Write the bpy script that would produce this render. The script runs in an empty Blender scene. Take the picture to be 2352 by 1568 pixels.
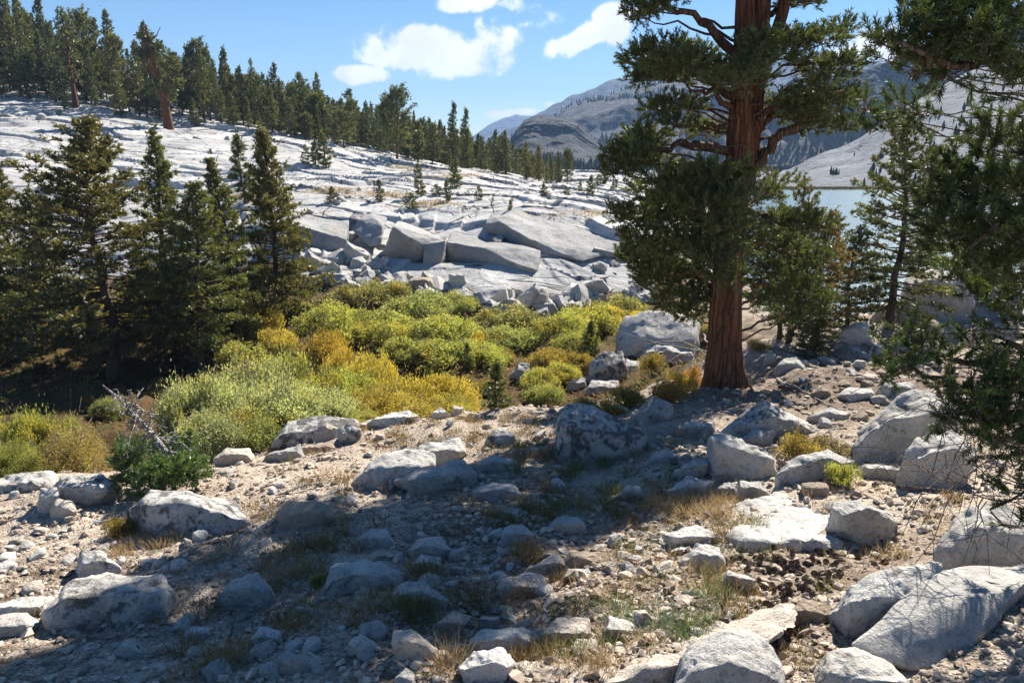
import bpy, bmesh, math, random
import numpy as np
from mathutils import Vector, Matrix
R_ = math.radians
scene = bpy.context.scene
COL = scene.collection

# ------------------------------------------------------------------ camera, sky, sun, exposure
LENS, PITCH = 27.0, 13.8
cam_d = bpy.data.cameras.new('camera'); cam = bpy.data.objects.new('camera', cam_d); COL.objects.link(cam)
cam_d.lens = LENS; cam_d.sensor_width = 36.0; cam_d.clip_start = 0.05; cam_d.clip_end = 12000
cam.location = (0, 0, 0); cam.rotation_euler = (R_(90 - PITCH), 0, 0)
scene.camera = cam
F = 2352 * LENS / 36.0
CP, SP = math.cos(R_(PITCH)), math.sin(R_(PITCH))

SUN_AZ, SUN_EL = 31.5, 41.0                      # azimuth from the view axis towards +X
sun_dir = Vector((math.sin(R_(SUN_AZ)) * math.cos(R_(SUN_EL)), math.cos(R_(SUN_AZ)) * math.cos(R_(SUN_EL)), math.sin(R_(SUN_EL))))
sl = bpy.data.lights.new('sun', 'SUN'); sl.energy = 5.0; sl.angle = R_(0.53); sl.color = (1.0, 0.93, 0.815)
so = bpy.data.objects.new('sun', sl); COL.objects.link(so)
so.rotation_euler = sun_dir.to_track_quat('Z', 'Y').to_euler(); so.location = (20, 20, 40)
scene.view_settings.view_transform = 'Standard'; scene.view_settings.look = 'None'
scene.view_settings.gamma = 1.0; scene.view_settings.use_curve_mapping = False
scene.view_settings.exposure = 1.36
scene.cycles.max_bounces = 6; scene.cycles.diffuse_bounces = 1; scene.cycles.glossy_bounces = 2
scene.cycles.transmission_bounces = 3; scene.cycles.transparent_max_bounces = 6; scene.cycles.volume_bounces = 0
scene.cycles.sample_clamp_direct = 4; scene.cycles.sample_clamp_indirect = 3

def ray(u, v):
    """view ray through a pixel of the 2352 x 1568 photograph, forward axis 1"""
    xc, yc = (u - 1176) / F, (784 - v) / F
    return np.array([xc, CP + yc * SP, -SP + yc * CP])
def at_y(u, v, Y):
    d = ray(u, v); return d * (Y / d[1])
def unit(v):
    v = np.asarray(v, float); return v / np.maximum(np.linalg.norm(v, axis=-1, keepdims=True), 1e-9)

# ------------------------------------------------------------------ node helper
class NT:
    def __init__(s, tree): s.t = tree; s.n = tree.nodes; s.l = tree.links
    def new(s, typ, **kw):
        n = s.n.new(typ)
        for k, v in kw.items(): setattr(n, k, v)
        return n
    def put(s, sock, v):
        if isinstance(v, bpy.types.NodeSocket): s.l.new(v, sock)
        elif v is not None:
            if hasattr(sock.default_value, '__len__') and not hasattr(v, '__len__'): v = (v,) * len(sock.default_value)
            if hasattr(v, '__len__') and len(sock.default_value) == 4 and len(v) == 3: v = tuple(v) + (1,)
            sock.default_value = v
    def math(s, op, a, b=None, c=None, clamp=False):
        n = s.new('ShaderNodeMath', operation=op, use_clamp=clamp)
        for i, x in enumerate((a, b, c)):
            if x is not None: s.put(n.inputs[i], x)
        return n.outputs[0]
    def vmath(s, op, a, b=None, out=0):
        n = s.new('ShaderNodeVectorMath', operation=op); s.put(n.inputs[0], a)
        if b is not None: s.put(n.inputs['Scale' if op == 'SCALE' else 1], b)
        return n.outputs[out]
    def noise(s, vec, scale, detail=4, rough=.55, dist=0.0, out=0):
        n = s.new('ShaderNodeTexNoise'); s.put(n.inputs['Vector'], vec); n.inputs['Scale'].default_value = scale
        n.inputs['Detail'].default_value = detail; n.inputs['Roughness'].default_value = rough; n.inputs['Distortion'].default_value = dist
        return n.outputs[out]
    def vor(s, vec, scale, feature='F1', out='Distance', rnd=1.0):
        n = s.new('ShaderNodeTexVoronoi', feature=feature); s.put(n.inputs['Vector'], vec)
        n.inputs['Scale'].default_value = scale; n.inputs['Randomness'].default_value = rnd
        return n.outputs[out]
    def ramp(s, f, lo, hi, a=0.0, b=1.0, smooth=True):
        n = s.new('ShaderNodeMapRange'); n.interpolation_type = 'SMOOTHSTEP' if smooth else 'LINEAR'; n.clamp = True
        s.put(n.inputs['Value'], f); n.inputs['From Min'].default_value = lo; n.inputs['From Max'].default_value = hi
        n.inputs['To Min'].default_value = a; n.inputs['To Max'].default_value = b
        return n.outputs[0]
    def mix(s, f, a, b, blend='MIX'):
        n = s.new('ShaderNodeMix', data_type='RGBA', blend_type=blend)
        s.put(n.inputs['Factor'], f); s.put(n.inputs[6], a); s.put(n.inputs[7], b)
        return n.outputs[2]
    def mapping(s, vec, scale=(1, 1, 1), rot=(0, 0, 0), loc=(0, 0, 0)):
        n = s.new('ShaderNodeMapping'); s.put(n.inputs[0], vec)
        n.inputs['Scale'].default_value = scale; n.inputs['Rotation'].default_value = rot; n.inputs['Location'].default_value = loc
        return n.outputs[0]
    def bump(s, h, strength=.5, dist=.05, normal=None):
        n = s.new('ShaderNodeBump'); s.put(n.inputs['Height'], h); n.inputs['Strength'].default_value = strength
        n.inputs['Distance'].default_value = dist
        if normal is not None: s.put(n.inputs['Normal'], normal)
        return n.outputs[0]
    def attr(s, name, out='Fac'): return s.new('ShaderNodeAttribute', attribute_name=name).outputs[out]
    def pos(s): return s.new('ShaderNodeNewGeometry').outputs['Position']

def material(name):
    m = bpy.data.materials.new(name); m.use_nodes = True; m.node_tree.nodes.clear()
    t = NT(m.node_tree); out = t.new('ShaderNodeOutputMaterial')
    return m, t, out
def principled(t, out, color, rough=.85, normal=None, spec=.3):
    b = t.new('ShaderNodeBsdfPrincipled'); t.put(b.inputs['Base Color'], color); t.put(b.inputs['Roughness'], rough)
    b.inputs['Specular IOR Level'].default_value = spec
    if normal is not None: t.put(b.inputs['Normal'], normal)
    t.l.new(b.outputs[0], out.inputs[0]); return b

# ------------------------------------------------------------------ the sky with its clouds
world = bpy.data.worlds.new('World'); scene.world = world; world.use_nodes = True
w = NT(world.node_tree); w.n.clear()
wo = w.new('ShaderNodeOutputWorld'); bg = w.new('ShaderNodeBackground')
sky = w.new('ShaderNodeTexSky', sky_type='NISHITA'); sky.sun_disc = False
sky.sun_elevation = R_(SUN_EL); sky.sun_rotation = R_(SUN_AZ)
sky.altitude = 2600; sky.air_density = 1.15; sky.dust_density = 0.0; sky.ozone_density = 2.2
SKY_STRENGTH = 0.050
hs = w.new('ShaderNodeHueSaturation'); w.l.new(sky.outputs[0], hs.inputs['Color']); hs.inputs['Saturation'].default_value = 1.24
skyc = w.vmath('SCALE', hs.outputs[0], SKY_STRENGTH)
dirv = w.new('ShaderNodeTexCoord').outputs['Generated']
n1 = w.noise(dirv, 9, 7, .62, .3); n2 = w.noise(dirv, 34, 5, .6)
nz = w.math('ADD', w.math('MULTIPLY', n1, .72), w.math('MULTIPLY', n2, .28))
CLOUDS = [  # direction through the photograph, half width, half height (radians), tilt, density
    (1000, 128, .095, .026, -2, 1.15), (950, 92, .045, .020, 0, .9), (1040, 155, .075, .022, 0, 1.0), (830, 172, .038, .012, 0, 1.1), (1150, 95, .042, .022, -25, .55),
    (1365, 80, .050, .016, 26, 1.2), (1405, 58, .024, .022, 10, 1.1), (1290, 105, .030, .012, 20, .7), (1075, 5, .035, .012, 5, .8), (1190, 15, .030, .014, -20, .5), (1235, 50, .030, .012, 0, .35),
    (1210, 256, .028, .007, 0, 1.1), (1150, 262, .025, .006, 0, .8), (1265, 240, .018, .006, 0, .8), (1040, 258, .022, .008, 0, .6), (920, 225, .02, .007, 0, .4),
    (2000, 110, .05, .03, 15, .9), (1900, 150, .03, .015, 20, .8)]
mask = None
for (u, v, sx, sy, tilt, den) in CLOUDS:
    c = unit(ray(u, v)); r = unit(np.cross(c, (0, 0, 1))); up = np.cross(r, c); a = R_(tilt)
    r2 = r * math.cos(a) + up * math.sin(a); u2 = -r * math.sin(a) + up * math.cos(a)
    pa = w.math('DIVIDE', w.vmath('DOT_PRODUCT', dirv, tuple(r2), out=1), sx)
    pb = w.math('DIVIDE', w.vmath('DOT_PRODUCT', dirv, tuple(u2), out=1), sy)
    fr = w.math('GREATER_THAN', w.vmath('DOT_PRODUCT', dirv, tuple(c), out=1), 0.5)
    rr = w.math('SQRT', w.math('ADD', w.math('MULTIPLY', pa, pa), w.math('MULTIPLY', pb, pb)))
    g = w.math('MULTIPLY', w.math('MULTIPLY', w.math('SUBTRACT', 1.3, rr, clamp=True), den), fr)
    mask = g if mask is None else w.math('MAXIMUM', mask, g)
dens = w.math('ADD', w.math('MULTIPLY', mask, .72), w.math('MULTIPLY', w.math('SUBTRACT', nz, .5), 3.2))
cov = w.math('MULTIPLY', w.ramp(dens, .20, .52), w.ramp(mask, .02, .3))
shade = w.ramp(w.noise(dirv, 14, 5, .6), .35, .7, .46, .62)
cloudc = w.vmath('SCALE', (1.0, 1.0, 1.0), shade)
w.l.new(w.mix(cov, skyc, cloudc), bg.inputs[0]); bg.inputs[1].default_value = 1.0
w.l.new(bg.outputs[0], wo.inputs[0])

# ------------------------------------------------------------------ noise in numpy
_rs = np.random.RandomState(7); _PERM = _rs.permutation(512).astype(np.int64); _VAL = _rs.rand(512)
def _h(ix, iy, iz): return _VAL[_PERM[(_PERM[(_PERM[ix & 511] + iy) & 511] + iz) & 511]]
def vnoise(p):
    p = np.asarray(p, float); i = np.floor(p).astype(np.int64); f = p - i; f = f * f * f * (f * (f * 6 - 15) + 10)
    x, y, z = i[..., 0], i[..., 1], i[..., 2]; fx, fy, fz = f[..., 0], f[..., 1], f[..., 2]
    def L(a, b, t): return a + (b - a) * t
    return L(L(L(_h(x, y, z), _h(x + 1, y, z), fx), L(_h(x, y + 1, z), _h(x + 1, y + 1, z), fx), fy),
             L(L(_h(x, y, z + 1), _h(x + 1, y, z + 1), fx), L(_h(x, y + 1, z + 1), _h(x + 1, y + 1, z + 1), fx), fy), fz) - .5
def fbm(p, octs=4, gain=.5, ridged=False):
    p = np.asarray(p, float); s = 0.0; a = 1.0
    for k in range(octs):
        n = vnoise(p * 2 ** k + 17.3 * k)
        s = s + a * ((.5 - 2 * np.abs(n)) if ridged else n); a *= gain
    return s
def xyz(x, y, z=0.0):
    x = np.asarray(x, float); return np.stack([x, np.asarray(y, float) + 0 * x, np.zeros_like(x) + z], -1)
def sstep(a, b, x):
    t = np.clip((x - a) / (b - a), 0, 1); return t * t * (3 - 2 * t)

# ------------------------------------------------------------------ mesh helpers
def mesh_from(name, V, faces, attrs=None, smooth=False):
    """faces: list of (M,k) int arrays"""
    me = bpy.data.meshes.new(name); V = np.asarray(V, np.float32)
    me.vertices.add(len(V)); me.vertices.foreach_set('co', V.ravel())
    faces = [np.asarray(f, np.int32) for f in faces if len(f)]
    nl = sum(f.size for f in faces); npoly = sum(len(f) for f in faces)
    me.loops.add(nl); me.loops.foreach_set('vertex_index', np.concatenate([f.ravel() for f in faces]))
    tot = np.concatenate([np.full(len(f), f.shape[1], np.int32) for f in faces])
    st = np.concatenate([[0], np.cumsum(tot)[:-1]]).astype(np.int32)
    me.polygons.add(npoly); me.polygons.foreach_set('loop_start', st); me.polygons.foreach_set('loop_total', tot)
    me.polygons.foreach_set('use_smooth', np.full(npoly, smooth, bool))
    for k, a in (attrs or {}).items():
        at = me.attributes.new(k, 'FLOAT', 'POINT'); at.data.foreach_set('value', np.asarray(a, np.float32))
    me.update(calc_edges=True); return me
class MB:
    def __init__(s): s.V = []; s.F = {3: [], 4: []}; s.n = 0; s.A = []
    def add(s, V, Fc, a=None):
        V = np.asarray(V, float).reshape(-1, 3)
        for f in (Fc if isinstance(Fc, list) else [Fc]):
            f = np.asarray(f, int)
            if len(f): s.F[f.shape[1]].append(f + s.n)
        s.V.append(V); s.n += len(V); s.A.append(np.zeros(len(V)) if a is None else np.broadcast_to(a, (len(V),)))
    def mesh(s, name, smooth=False):
        return mesh_from(name, np.concatenate(s.V), [np.concatenate(f) for f in s.F.values() if f], {'rnd': np.concatenate(s.A)}, smooth)
def put(name, me, mat=None, parent=None, loc=None, label=None, cat=None, group=None, kind=None, color=None):
    o = bpy.data.objects.new(name, me); COL.objects.link(o)
    if me is not None and mat is not None and not me.materials: me.materials.append(mat)
    if parent is not None: o.parent = parent
    if loc is not None: o.location = loc
    if color is not None: o.color = tuple(color) + (1,)
    return tag(o, label, cat, group, kind)
def tag(o, label=None, cat=None, group=None, kind=None):
    for k, v in (('label', label), ('category', cat), ('group', group), ('kind', kind)):
        if v: o[k] = v
    return o
def copy_tree(o, parent=None):
    c = o.copy(); COL.objects.link(c)
    if parent is not None: c.parent = parent
    for ch in o.children: copy_tree(ch, c)
    return c
def tube(P, r, sides=6):
    P = np.asarray(P, float); r = np.broadcast_to(r, (len(P),)); T = np.gradient(P, axis=0); T = unit(T)
    ref = np.array([0.31, 0.17, .93]) if abs(T[0, 2]) < .8 else np.array([.93, .31, .17])
    A = unit(np.cross(T, ref)); B = np.cross(T, A)
    th = np.arange(sides) * 2 * math.pi / sides
    V = P[:, None] + r[:, None, None] * (A[:, None] * np.cos(th)[None, :, None] + B[:, None] * np.sin(th)[None, :, None])
    k = np.arange(len(P) - 1)[:, None] * sides; j = np.arange(sides)[None]; j2 = (j + 1) % sides
    Fq = np.stack([k + j, k + j2, k + sides + j2, k + sides + j], -1).reshape(-1, 4)
    cap = np.arange(sides) + (len(P) - 1) * sides
    tip = np.stack([cap, np.roll(cap, -1), np.full(sides, len(P) * sides)], -1)
    return np.concatenate([V.reshape(-1, 3), P[-1:] + T[-1:] * r[-1]]), [Fq, tip]
def kites(P, D, L, W, rs, rnd=None):
    """one leaf-shaped quad per point, along D"""
    P = np.asarray(P, float); N = len(P); D = unit(D); L = np.broadcast_to(L, (N,)); W = np.broadcast_to(W, (N,))
    S = unit(np.cross(D, rs.randn(N, 3))); a = P + D * (L * .45)[:, None]; s = S * (W * .5)[:, None]
    V = np.stack([P, a + s, P + D * L[:, None], a - s], 1).reshape(-1, 3)
    Fq = np.arange(N * 4).reshape(-1, 4)
    A = np.repeat(rs.rand(N) if rnd is None else rnd, 4)
    return V, Fq, A
def grid_faces(nu, nv):
    i = np.arange(nu - 1)[:, None] * nv + np.arange(nv - 1)[None]
    return np.stack([i, i + nv, i + nv + 1, i + 1], -1).reshape(-1, 4)
# ------------------------------------------------------------------ the lie of the land: heights read off the photograph
def pz(u, v, z): d = ray(u, v); return tuple(d * (z / d[2]))
def py(u, v, Y): return tuple(at_y(u, v, Y))
LAKE_Z = -9.0
CPTS = [pz(*c) for c in [
    (-600, 1568, -3.9), (0, 1568, -3.62), (600, 1568, -3.4), (1200, 1568, -3.2), (1700, 1568, -2.95), (2352, 1568, -2.75), (2900, 1568, -2.5),
    (-500, 1300, -4.4), (0, 1300, -4.1), (600, 1300, -3.8), (1200, 1300, -3.55), (1800, 1300, -3.2), (2300, 1250, -3.1), (2900, 1250, -3.0),
    (0, 1110, -4.55), (480, 1075, -4.45), (900, 1050, -4.2), (1380, 1060, -3.9), (1800, 1080, -3.7), (2300, 1050, -3.5), (2900, 1050, -3.4),
    (820, 975, -4.5), (1050, 950, -4.5), (1280, 935, -4.35), (1550, 895, -4.2), (1700, 880, -4.15), (2000, 870, -4.1), (2300, 870, -4.0), (2800, 870, -3.9),
    (1750, 800, -4.4), (2000, 780, -4.55), (2300, 780, -4.5), (2000, 730, -5.4), (2300, 715, -5.5), (2800, 760, -5.2)]]
CPTS += [(0, -3, -1.8), (-6, -3, -2.6), (6, -3, -1.6), (0, 1.5, -2.7), (2, 1.5, -2.5), (-2, 1.5, -3.1), (-5, 2, -3.5), (4, 2, -2.3)]
CPTS += [(-20, 8, -5.2), (-13, 10, -5.6), (-14, 13, -6.5), (-9, 14.5, -6.6), (-5, 16, -6.7), (-1, 17.3, -6.8), (2.2, 18.5, -6.6), (4.5, 20, -6.0), (-24, 16, -7), (-40, 20, -6),
         (-25, 24, -7.9), (-14, 24, -7.9), (-6, 25, -7.7), (0, 26, -7.7), (6, 27, -7.7), (9, 27, -7.2), (-20, 35, -7.8), (-8, 36, -7.6), (0, 36, -7.6), (8, 36, -7.8), (-45, 36, -6.5)]
CPTS += [(14, 27, -6.6), (20, 28, -7.2), (28, 28, -7.2), (16, 36, -8.4), (22, 36, -9.2), (32, 36, -9.3), (45, 40, -9.4), (14, 48, -8.4), (22, 48, -10.5), (34, 50, -10.8), (60, 55, -10.8), (15, 62, -7.6), (24, 64, -10.6),
         (20, 85, -7.2), (30, 90, -10.8), (27, 125, -7.5), (42, 130, -10.8), (80, 90, -10.8), (120, 150, -10.8), (50, 175, -10.8), (34, 175, -9.5)]
CPTS += [py(*c) for c in [
    (-500, 640, 46), (0, 660, 46), (300, 650, 45), (560, 630, 44), (700, 640, 42), (850, 655, 41), (1000, 680, 40), (1240, 715, 38.5), (1450, 700, 41), (1540, 640, 47),
    (-500, 560, 50), (0, 560, 52), (300, 540, 52), (560, 545, 48), (700, 500, 50), (860, 480, 53), (1000, 480, 54), (1230, 530, 47), (1440, 560, 47), (1130, 440, 62), (1300, 460, 63), (1450, 470, 66), (1540, 520, 62),
    (700, 420, 64), (550, 430, 60), (300, 430, 66), (0, 430, 60), (0, 340, 75), (300, 350, 78), (560, 360, 80), (720, 350, 84), (900, 400, 78), (-500, 340, 75), (-500, 200, 95),
    (1100, 402, 76), (1250, 425, 76), (1380, 450, 74), (820, 350, 90), (600, 308, 94), (300, 285, 92), (0, 228, 96),
    (1340, 395, 135), (1440, 395, 140), (1250, 418, 130), (1120, 405, 130), (900, 355, 130), (700, 305, 130), (400, 228, 130), (0, 150, 130), (-500, 60, 130),
    (0, 100, 165), (400, 190, 165), (800, 300, 165), (1150, 395, 170), (1400, 420, 185)]]
CPTS = np.array(CPTS)
def q_of(x, y):
    r = np.sqrt(x * x + y * y) + 1e-6; return np.stack([np.arctan2(x, y) * 1.6, np.log(np.maximum(r, 1.0))], -1)
def _k(d2): return np.where(d2 > 1e-12, .5 * d2 * np.log(np.maximum(d2, 1e-12)), 0)
_Q = q_of(CPTS[:, 0], CPTS[:, 1]); _n = len(_Q)
_A = np.zeros((_n + 3, _n + 3)); _A[:_n, :_n] = _k(((_Q[:, None] - _Q[None]) ** 2).sum(-1)) + np.eye(_n) * 2e-3
_A[:_n, _n] = 1; _A[:_n, _n + 1:] = _Q; _A[_n:, :_n] = _A[:_n, _n:].T
_W = np.linalg.solve(_A, np.concatenate([CPTS[:, 2], np.zeros(3)]))
def tps(x, y):
    x = np.asarray(x, float).ravel(); y = np.asarray(y, float).ravel(); out = np.empty(len(x))
    for i in range(0, len(x), 20000):
        q = q_of(x[i:i + 20000], y[i:i + 20000])
        out[i:i + 20000] = _k(((q[:, None] - _Q[None]) ** 2).sum(-1)) @ _W[:_n] + _W[_n] + q @ _W[_n + 1:]
    return out
# foot of the granite: bearing -> distance
_BASE = [py(*c) for c in [(-900, 640, 47), (0, 650, 46.5), (300, 645, 46), (560, 625, 45), (700, 642, 42.3), (850, 655, 41.3), (1000, 680, 40.2), (1240, 716, 38.7), (1330, 700, 39.5), (1450, 690, 42), (1500, 650, 46), (1530, 560, 58)]]
_BAZ = np.array([math.atan2(p[0], p[1]) for p in _BASE]); _BR = np.array([math.hypot(p[0], p[1]) for p in _BASE])
def granite_mask(x, y):
    """>0 inside the granite, in metres from its foot"""
    az = np.arctan2(x, y); r = np.hypot(x, y)
    m = r - np.interp(az, _BAZ, _BR) + 2.2 * fbm(xyz(x * .25, y * .25, 3), 3)
    side = (_BAZ[-1] + np.interp(r, [45, 75, 120, 180], [0, .03, .03, .02]) - az) * r
    return np.minimum(m, side)
def ground_disp(x, y):
    r = np.hypot(x, y); far = sstep(11, 22, r)
    d = fbm(xyz(x * .9, y * .9, 1), 4) * (.17 + .5 * far) + fbm(xyz(x * 5, y * 5, 5), 3) * .035
    return d
def worley(px, py, seed):
    ix, iy = np.floor(px).astype(np.int64), np.floor(py).astype(np.int64); f1 = np.full(px.shape, 9.0); f2 = f1.copy(); cid = np.zeros(px.shape)
    for dx in (-1, 0, 1):
        for dy in (-1, 0, 1):
            a, b = ix + dx, iy + dy; d = np.hypot(a + .1 + .8 * _h(a, b, a * 0 + seed) - px, b + .1 + .8 * _h(a, b, a * 0 + seed + 7) - py); r = _h(a, b, a * 0 + seed + 13)
            f2 = np.where(d < f1, f1, np.minimum(f2, d)); cid = np.where(d < f1, r, cid); f1 = np.minimum(f1, d)
    return f1, f2, cid
def slabs(x, y, lx, ly, rot, seed, step, groove):
    c, s = math.cos(R_(rot)), math.sin(R_(rot)); wx = 1.6 * fbm(xyz(x * .13, y * .13, seed), 3); wy = 1.2 * fbm(xyz(x * .13, y * .13, seed + 50), 3)
    u, v = (x * c + y * s) / lx + wx * .35, (-x * s + y * c) / ly + wy * .5; f1, f2, cid = worley(u, v, seed); e = f2 - f1
    keep = sstep(-.05, .12, vnoise(xyz(x * .06, y * .06, seed + 90)))
    return (cid - .5) * step * sstep(0, .10, e) - groove * sstep(.075, .02, e) * (.25 + .75 * keep)
def ledges(x, y):
    """sheeted granite: broad slabs that end in drops facing the viewer"""
    n = fbm(xyz(x * .055, y * .055, 9), 3)
    s = (.30 * x + .95 * y + 6 * n) / 6.0
    f = s - np.floor(s); cell = np.floor(s)
    amp = np.clip(.55 + 1.9 * vnoise(xyz(x * .11, y * .11, 2.0) + cell[..., None] * 3.7), 0, 1.25)
    jump = np.where(f < .955, 1 - f / .955, (f - .955) / .045)
    z = amp * .24 * (jump - .5)
    s2 = (-.75 * x + .66 * y + 6 * fbm(xyz(x * .09, y * .09, 4), 3)) / 3.1; f2 = s2 - np.floor(s2)
    amp2 = np.clip(.2 + 1.8 * vnoise(xyz(x * .2, y * .2, 6.0) + np.floor(s2)[..., None] * 5.1), 0, .8)
    z = z + amp2 * .28 * (np.where(f2 < .93, 1 - f2 / .93, (f2 - .93) / .07) - .5)
    s3 = (.1 * x + y + 4 * fbm(xyz(x * .2, y * .2, 14), 3)) / 1.7; f3 = s3 - np.floor(s3)
    amp3 = np.clip(.15 + 2.4 * vnoise(xyz(x * .3, y * .3, 8.0) + np.floor(s3)[..., None] * 2.3), 0, .6)
    return z + amp3 * .17 * (np.where(f3 < .88, 1 - f3 / .88, (f3 - .88) / .12) - .5)
def granite_disp(x, y, m):
    fade = sstep(0, 3.5, m)
    return fade * (ledges(x, y) + slabs(x, y, 11.0, 4.4, -19, 3, .55, .34) ) + fbm(xyz(x * .12, y * .12, 21), 3) * .6 * sstep(1, 8, m) + fbm(xyz(x * .8, y * .8, 31), 3) * .06
def _height(x, y):
    x = np.atleast_1d(np.asarray(x, float)); y = np.atleast_1d(np.asarray(y, float)); z = tps(x, y); m = granite_mask(x, y)
    return np.where(m > 0, z + granite_disp(x, y, m) + .12 * sstep(0, 1, m), z + ground_disp(x, y))
_GA, _GR = np.linspace(R_(-70), R_(70), 900), np.linspace(math.log(1.2), math.log(195), 900)
_a, _r = np.meshgrid(_GA, np.exp(_GR), indexing='ij'); _GH = _height((np.sin(_a) * _r).ravel(), (np.cos(_a) * _r).ravel()).reshape(900, 900)
def height(x, y):
    """top surface at a point, ground or granite"""
    x = np.atleast_1d(np.asarray(x, float)); y = np.atleast_1d(np.asarray(y, float))
    a = np.clip((np.arctan2(x, y) - _GA[0]) / (_GA[1] - _GA[0]), 0, 898.999); r = np.clip((np.log(np.hypot(x, y) + 1e-6) - _GR[0]) / (_GR[1] - _GR[0]), 0, 898.999)
    i, j = a.astype(int), r.astype(int); a, r = a - i, r - j
    return (_GH[i, j] * (1 - r) + _GH[i, j + 1] * r) * (1 - a) + (_GH[i + 1, j] * (1 - r) + _GH[i + 1, j + 1] * r) * a
_RT = np.exp(np.linspace(math.log(1.5), math.log(175), 900))
def hit(u, v, rmin=1.5):
    """where the view ray meets the land"""
    d = ray(u, v); d = d / math.hypot(d[0], d[1]); P = _RT[:, None] * d[None]
    P = P[_RT >= rmin]; below = P[:, 2] < height(P[:, 0], P[:, 1])
    if not below.any(): return P[-1]
    k = int(np.argmax(below)); a, b = P[max(k - 1, 0)], P[k]
    for _ in range(12):
        c = (a + b) / 2
        if c[2] < height(c[0], c[1])[0]: b = c
        else: a = c
    return (a + b) / 2
def drop(x, y): return np.array([x, y, height(x, y)[0]])

# ------------------------------------------------------------------ materials of the setting
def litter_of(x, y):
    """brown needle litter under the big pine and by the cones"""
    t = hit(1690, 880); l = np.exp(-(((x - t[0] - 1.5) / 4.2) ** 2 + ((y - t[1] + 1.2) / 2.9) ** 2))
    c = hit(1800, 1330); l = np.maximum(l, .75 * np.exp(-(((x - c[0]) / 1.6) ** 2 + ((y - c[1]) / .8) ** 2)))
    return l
def make_ground_mat():
    m, t, out = material('gravelly_soil'); p = t.pos()
    n = t.noise(p, 1.3, 6, .6); n2 = t.noise(p, 9, 5, .65); n3 = t.noise(p, 60, 3, .6)
    col = t.mix(t.ramp(n, .35, .65), (.33, .262, .20), (.47, .395, .315))
    col = t.mix(t.ramp(n2, .45, .75, 0, .65), col, (.20, .15, .11))
    peb = t.vor(p, 38, out='Color'); pv = t.vor(p, 38)
    val = t.new('ShaderNodeSeparateColor'); t.put(val.inputs[0], peb)
    col = t.mix(t.math('MULTIPLY', t.ramp(val.outputs[0], .45, .55), t.ramp(pv, .55, .35)), col, (.52, .45, .38))
    col = t.mix(t.math('MULTIPLY', t.ramp(val.outputs[1], .78, .82), t.ramp(pv, .6, .4)), col, (.16, .13, .11))
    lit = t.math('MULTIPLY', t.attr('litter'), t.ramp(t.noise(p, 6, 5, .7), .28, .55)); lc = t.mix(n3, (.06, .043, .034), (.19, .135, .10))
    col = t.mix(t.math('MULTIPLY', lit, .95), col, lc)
    wet = t.math('MULTIPLY', t.attr('gully'), 1.0); gc = t.mix(t.ramp(n2, .3, .7), (.05, .034, .017), (.125, .075, .027))
    gc = t.mix(t.ramp(n, .5, .66), gc, (.07, .07, .02)); col = t.mix(wet, col, gc)
    dry = t.math('MULTIPLY', t.attr('dry'), t.ramp(n2, .35, .6)); col = t.mix(t.math('MULTIPLY', dry, .85), col, t.mix(n3, (.06, .043, .03), (.16, .115, .075)))  # brown dry-grass soil, darkened further to deepen the tree shade
    h = t.math('ADD', t.math('MULTIPLY', n2, .5), t.math('ADD', t.math('MULTIPLY', n3, .25), t.math('MULTIPLY', t.ramp(pv, .6, .2), .3)))
    principled(t, out, col, .95, t.bump(h, .9, .03), .15); return m
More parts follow.
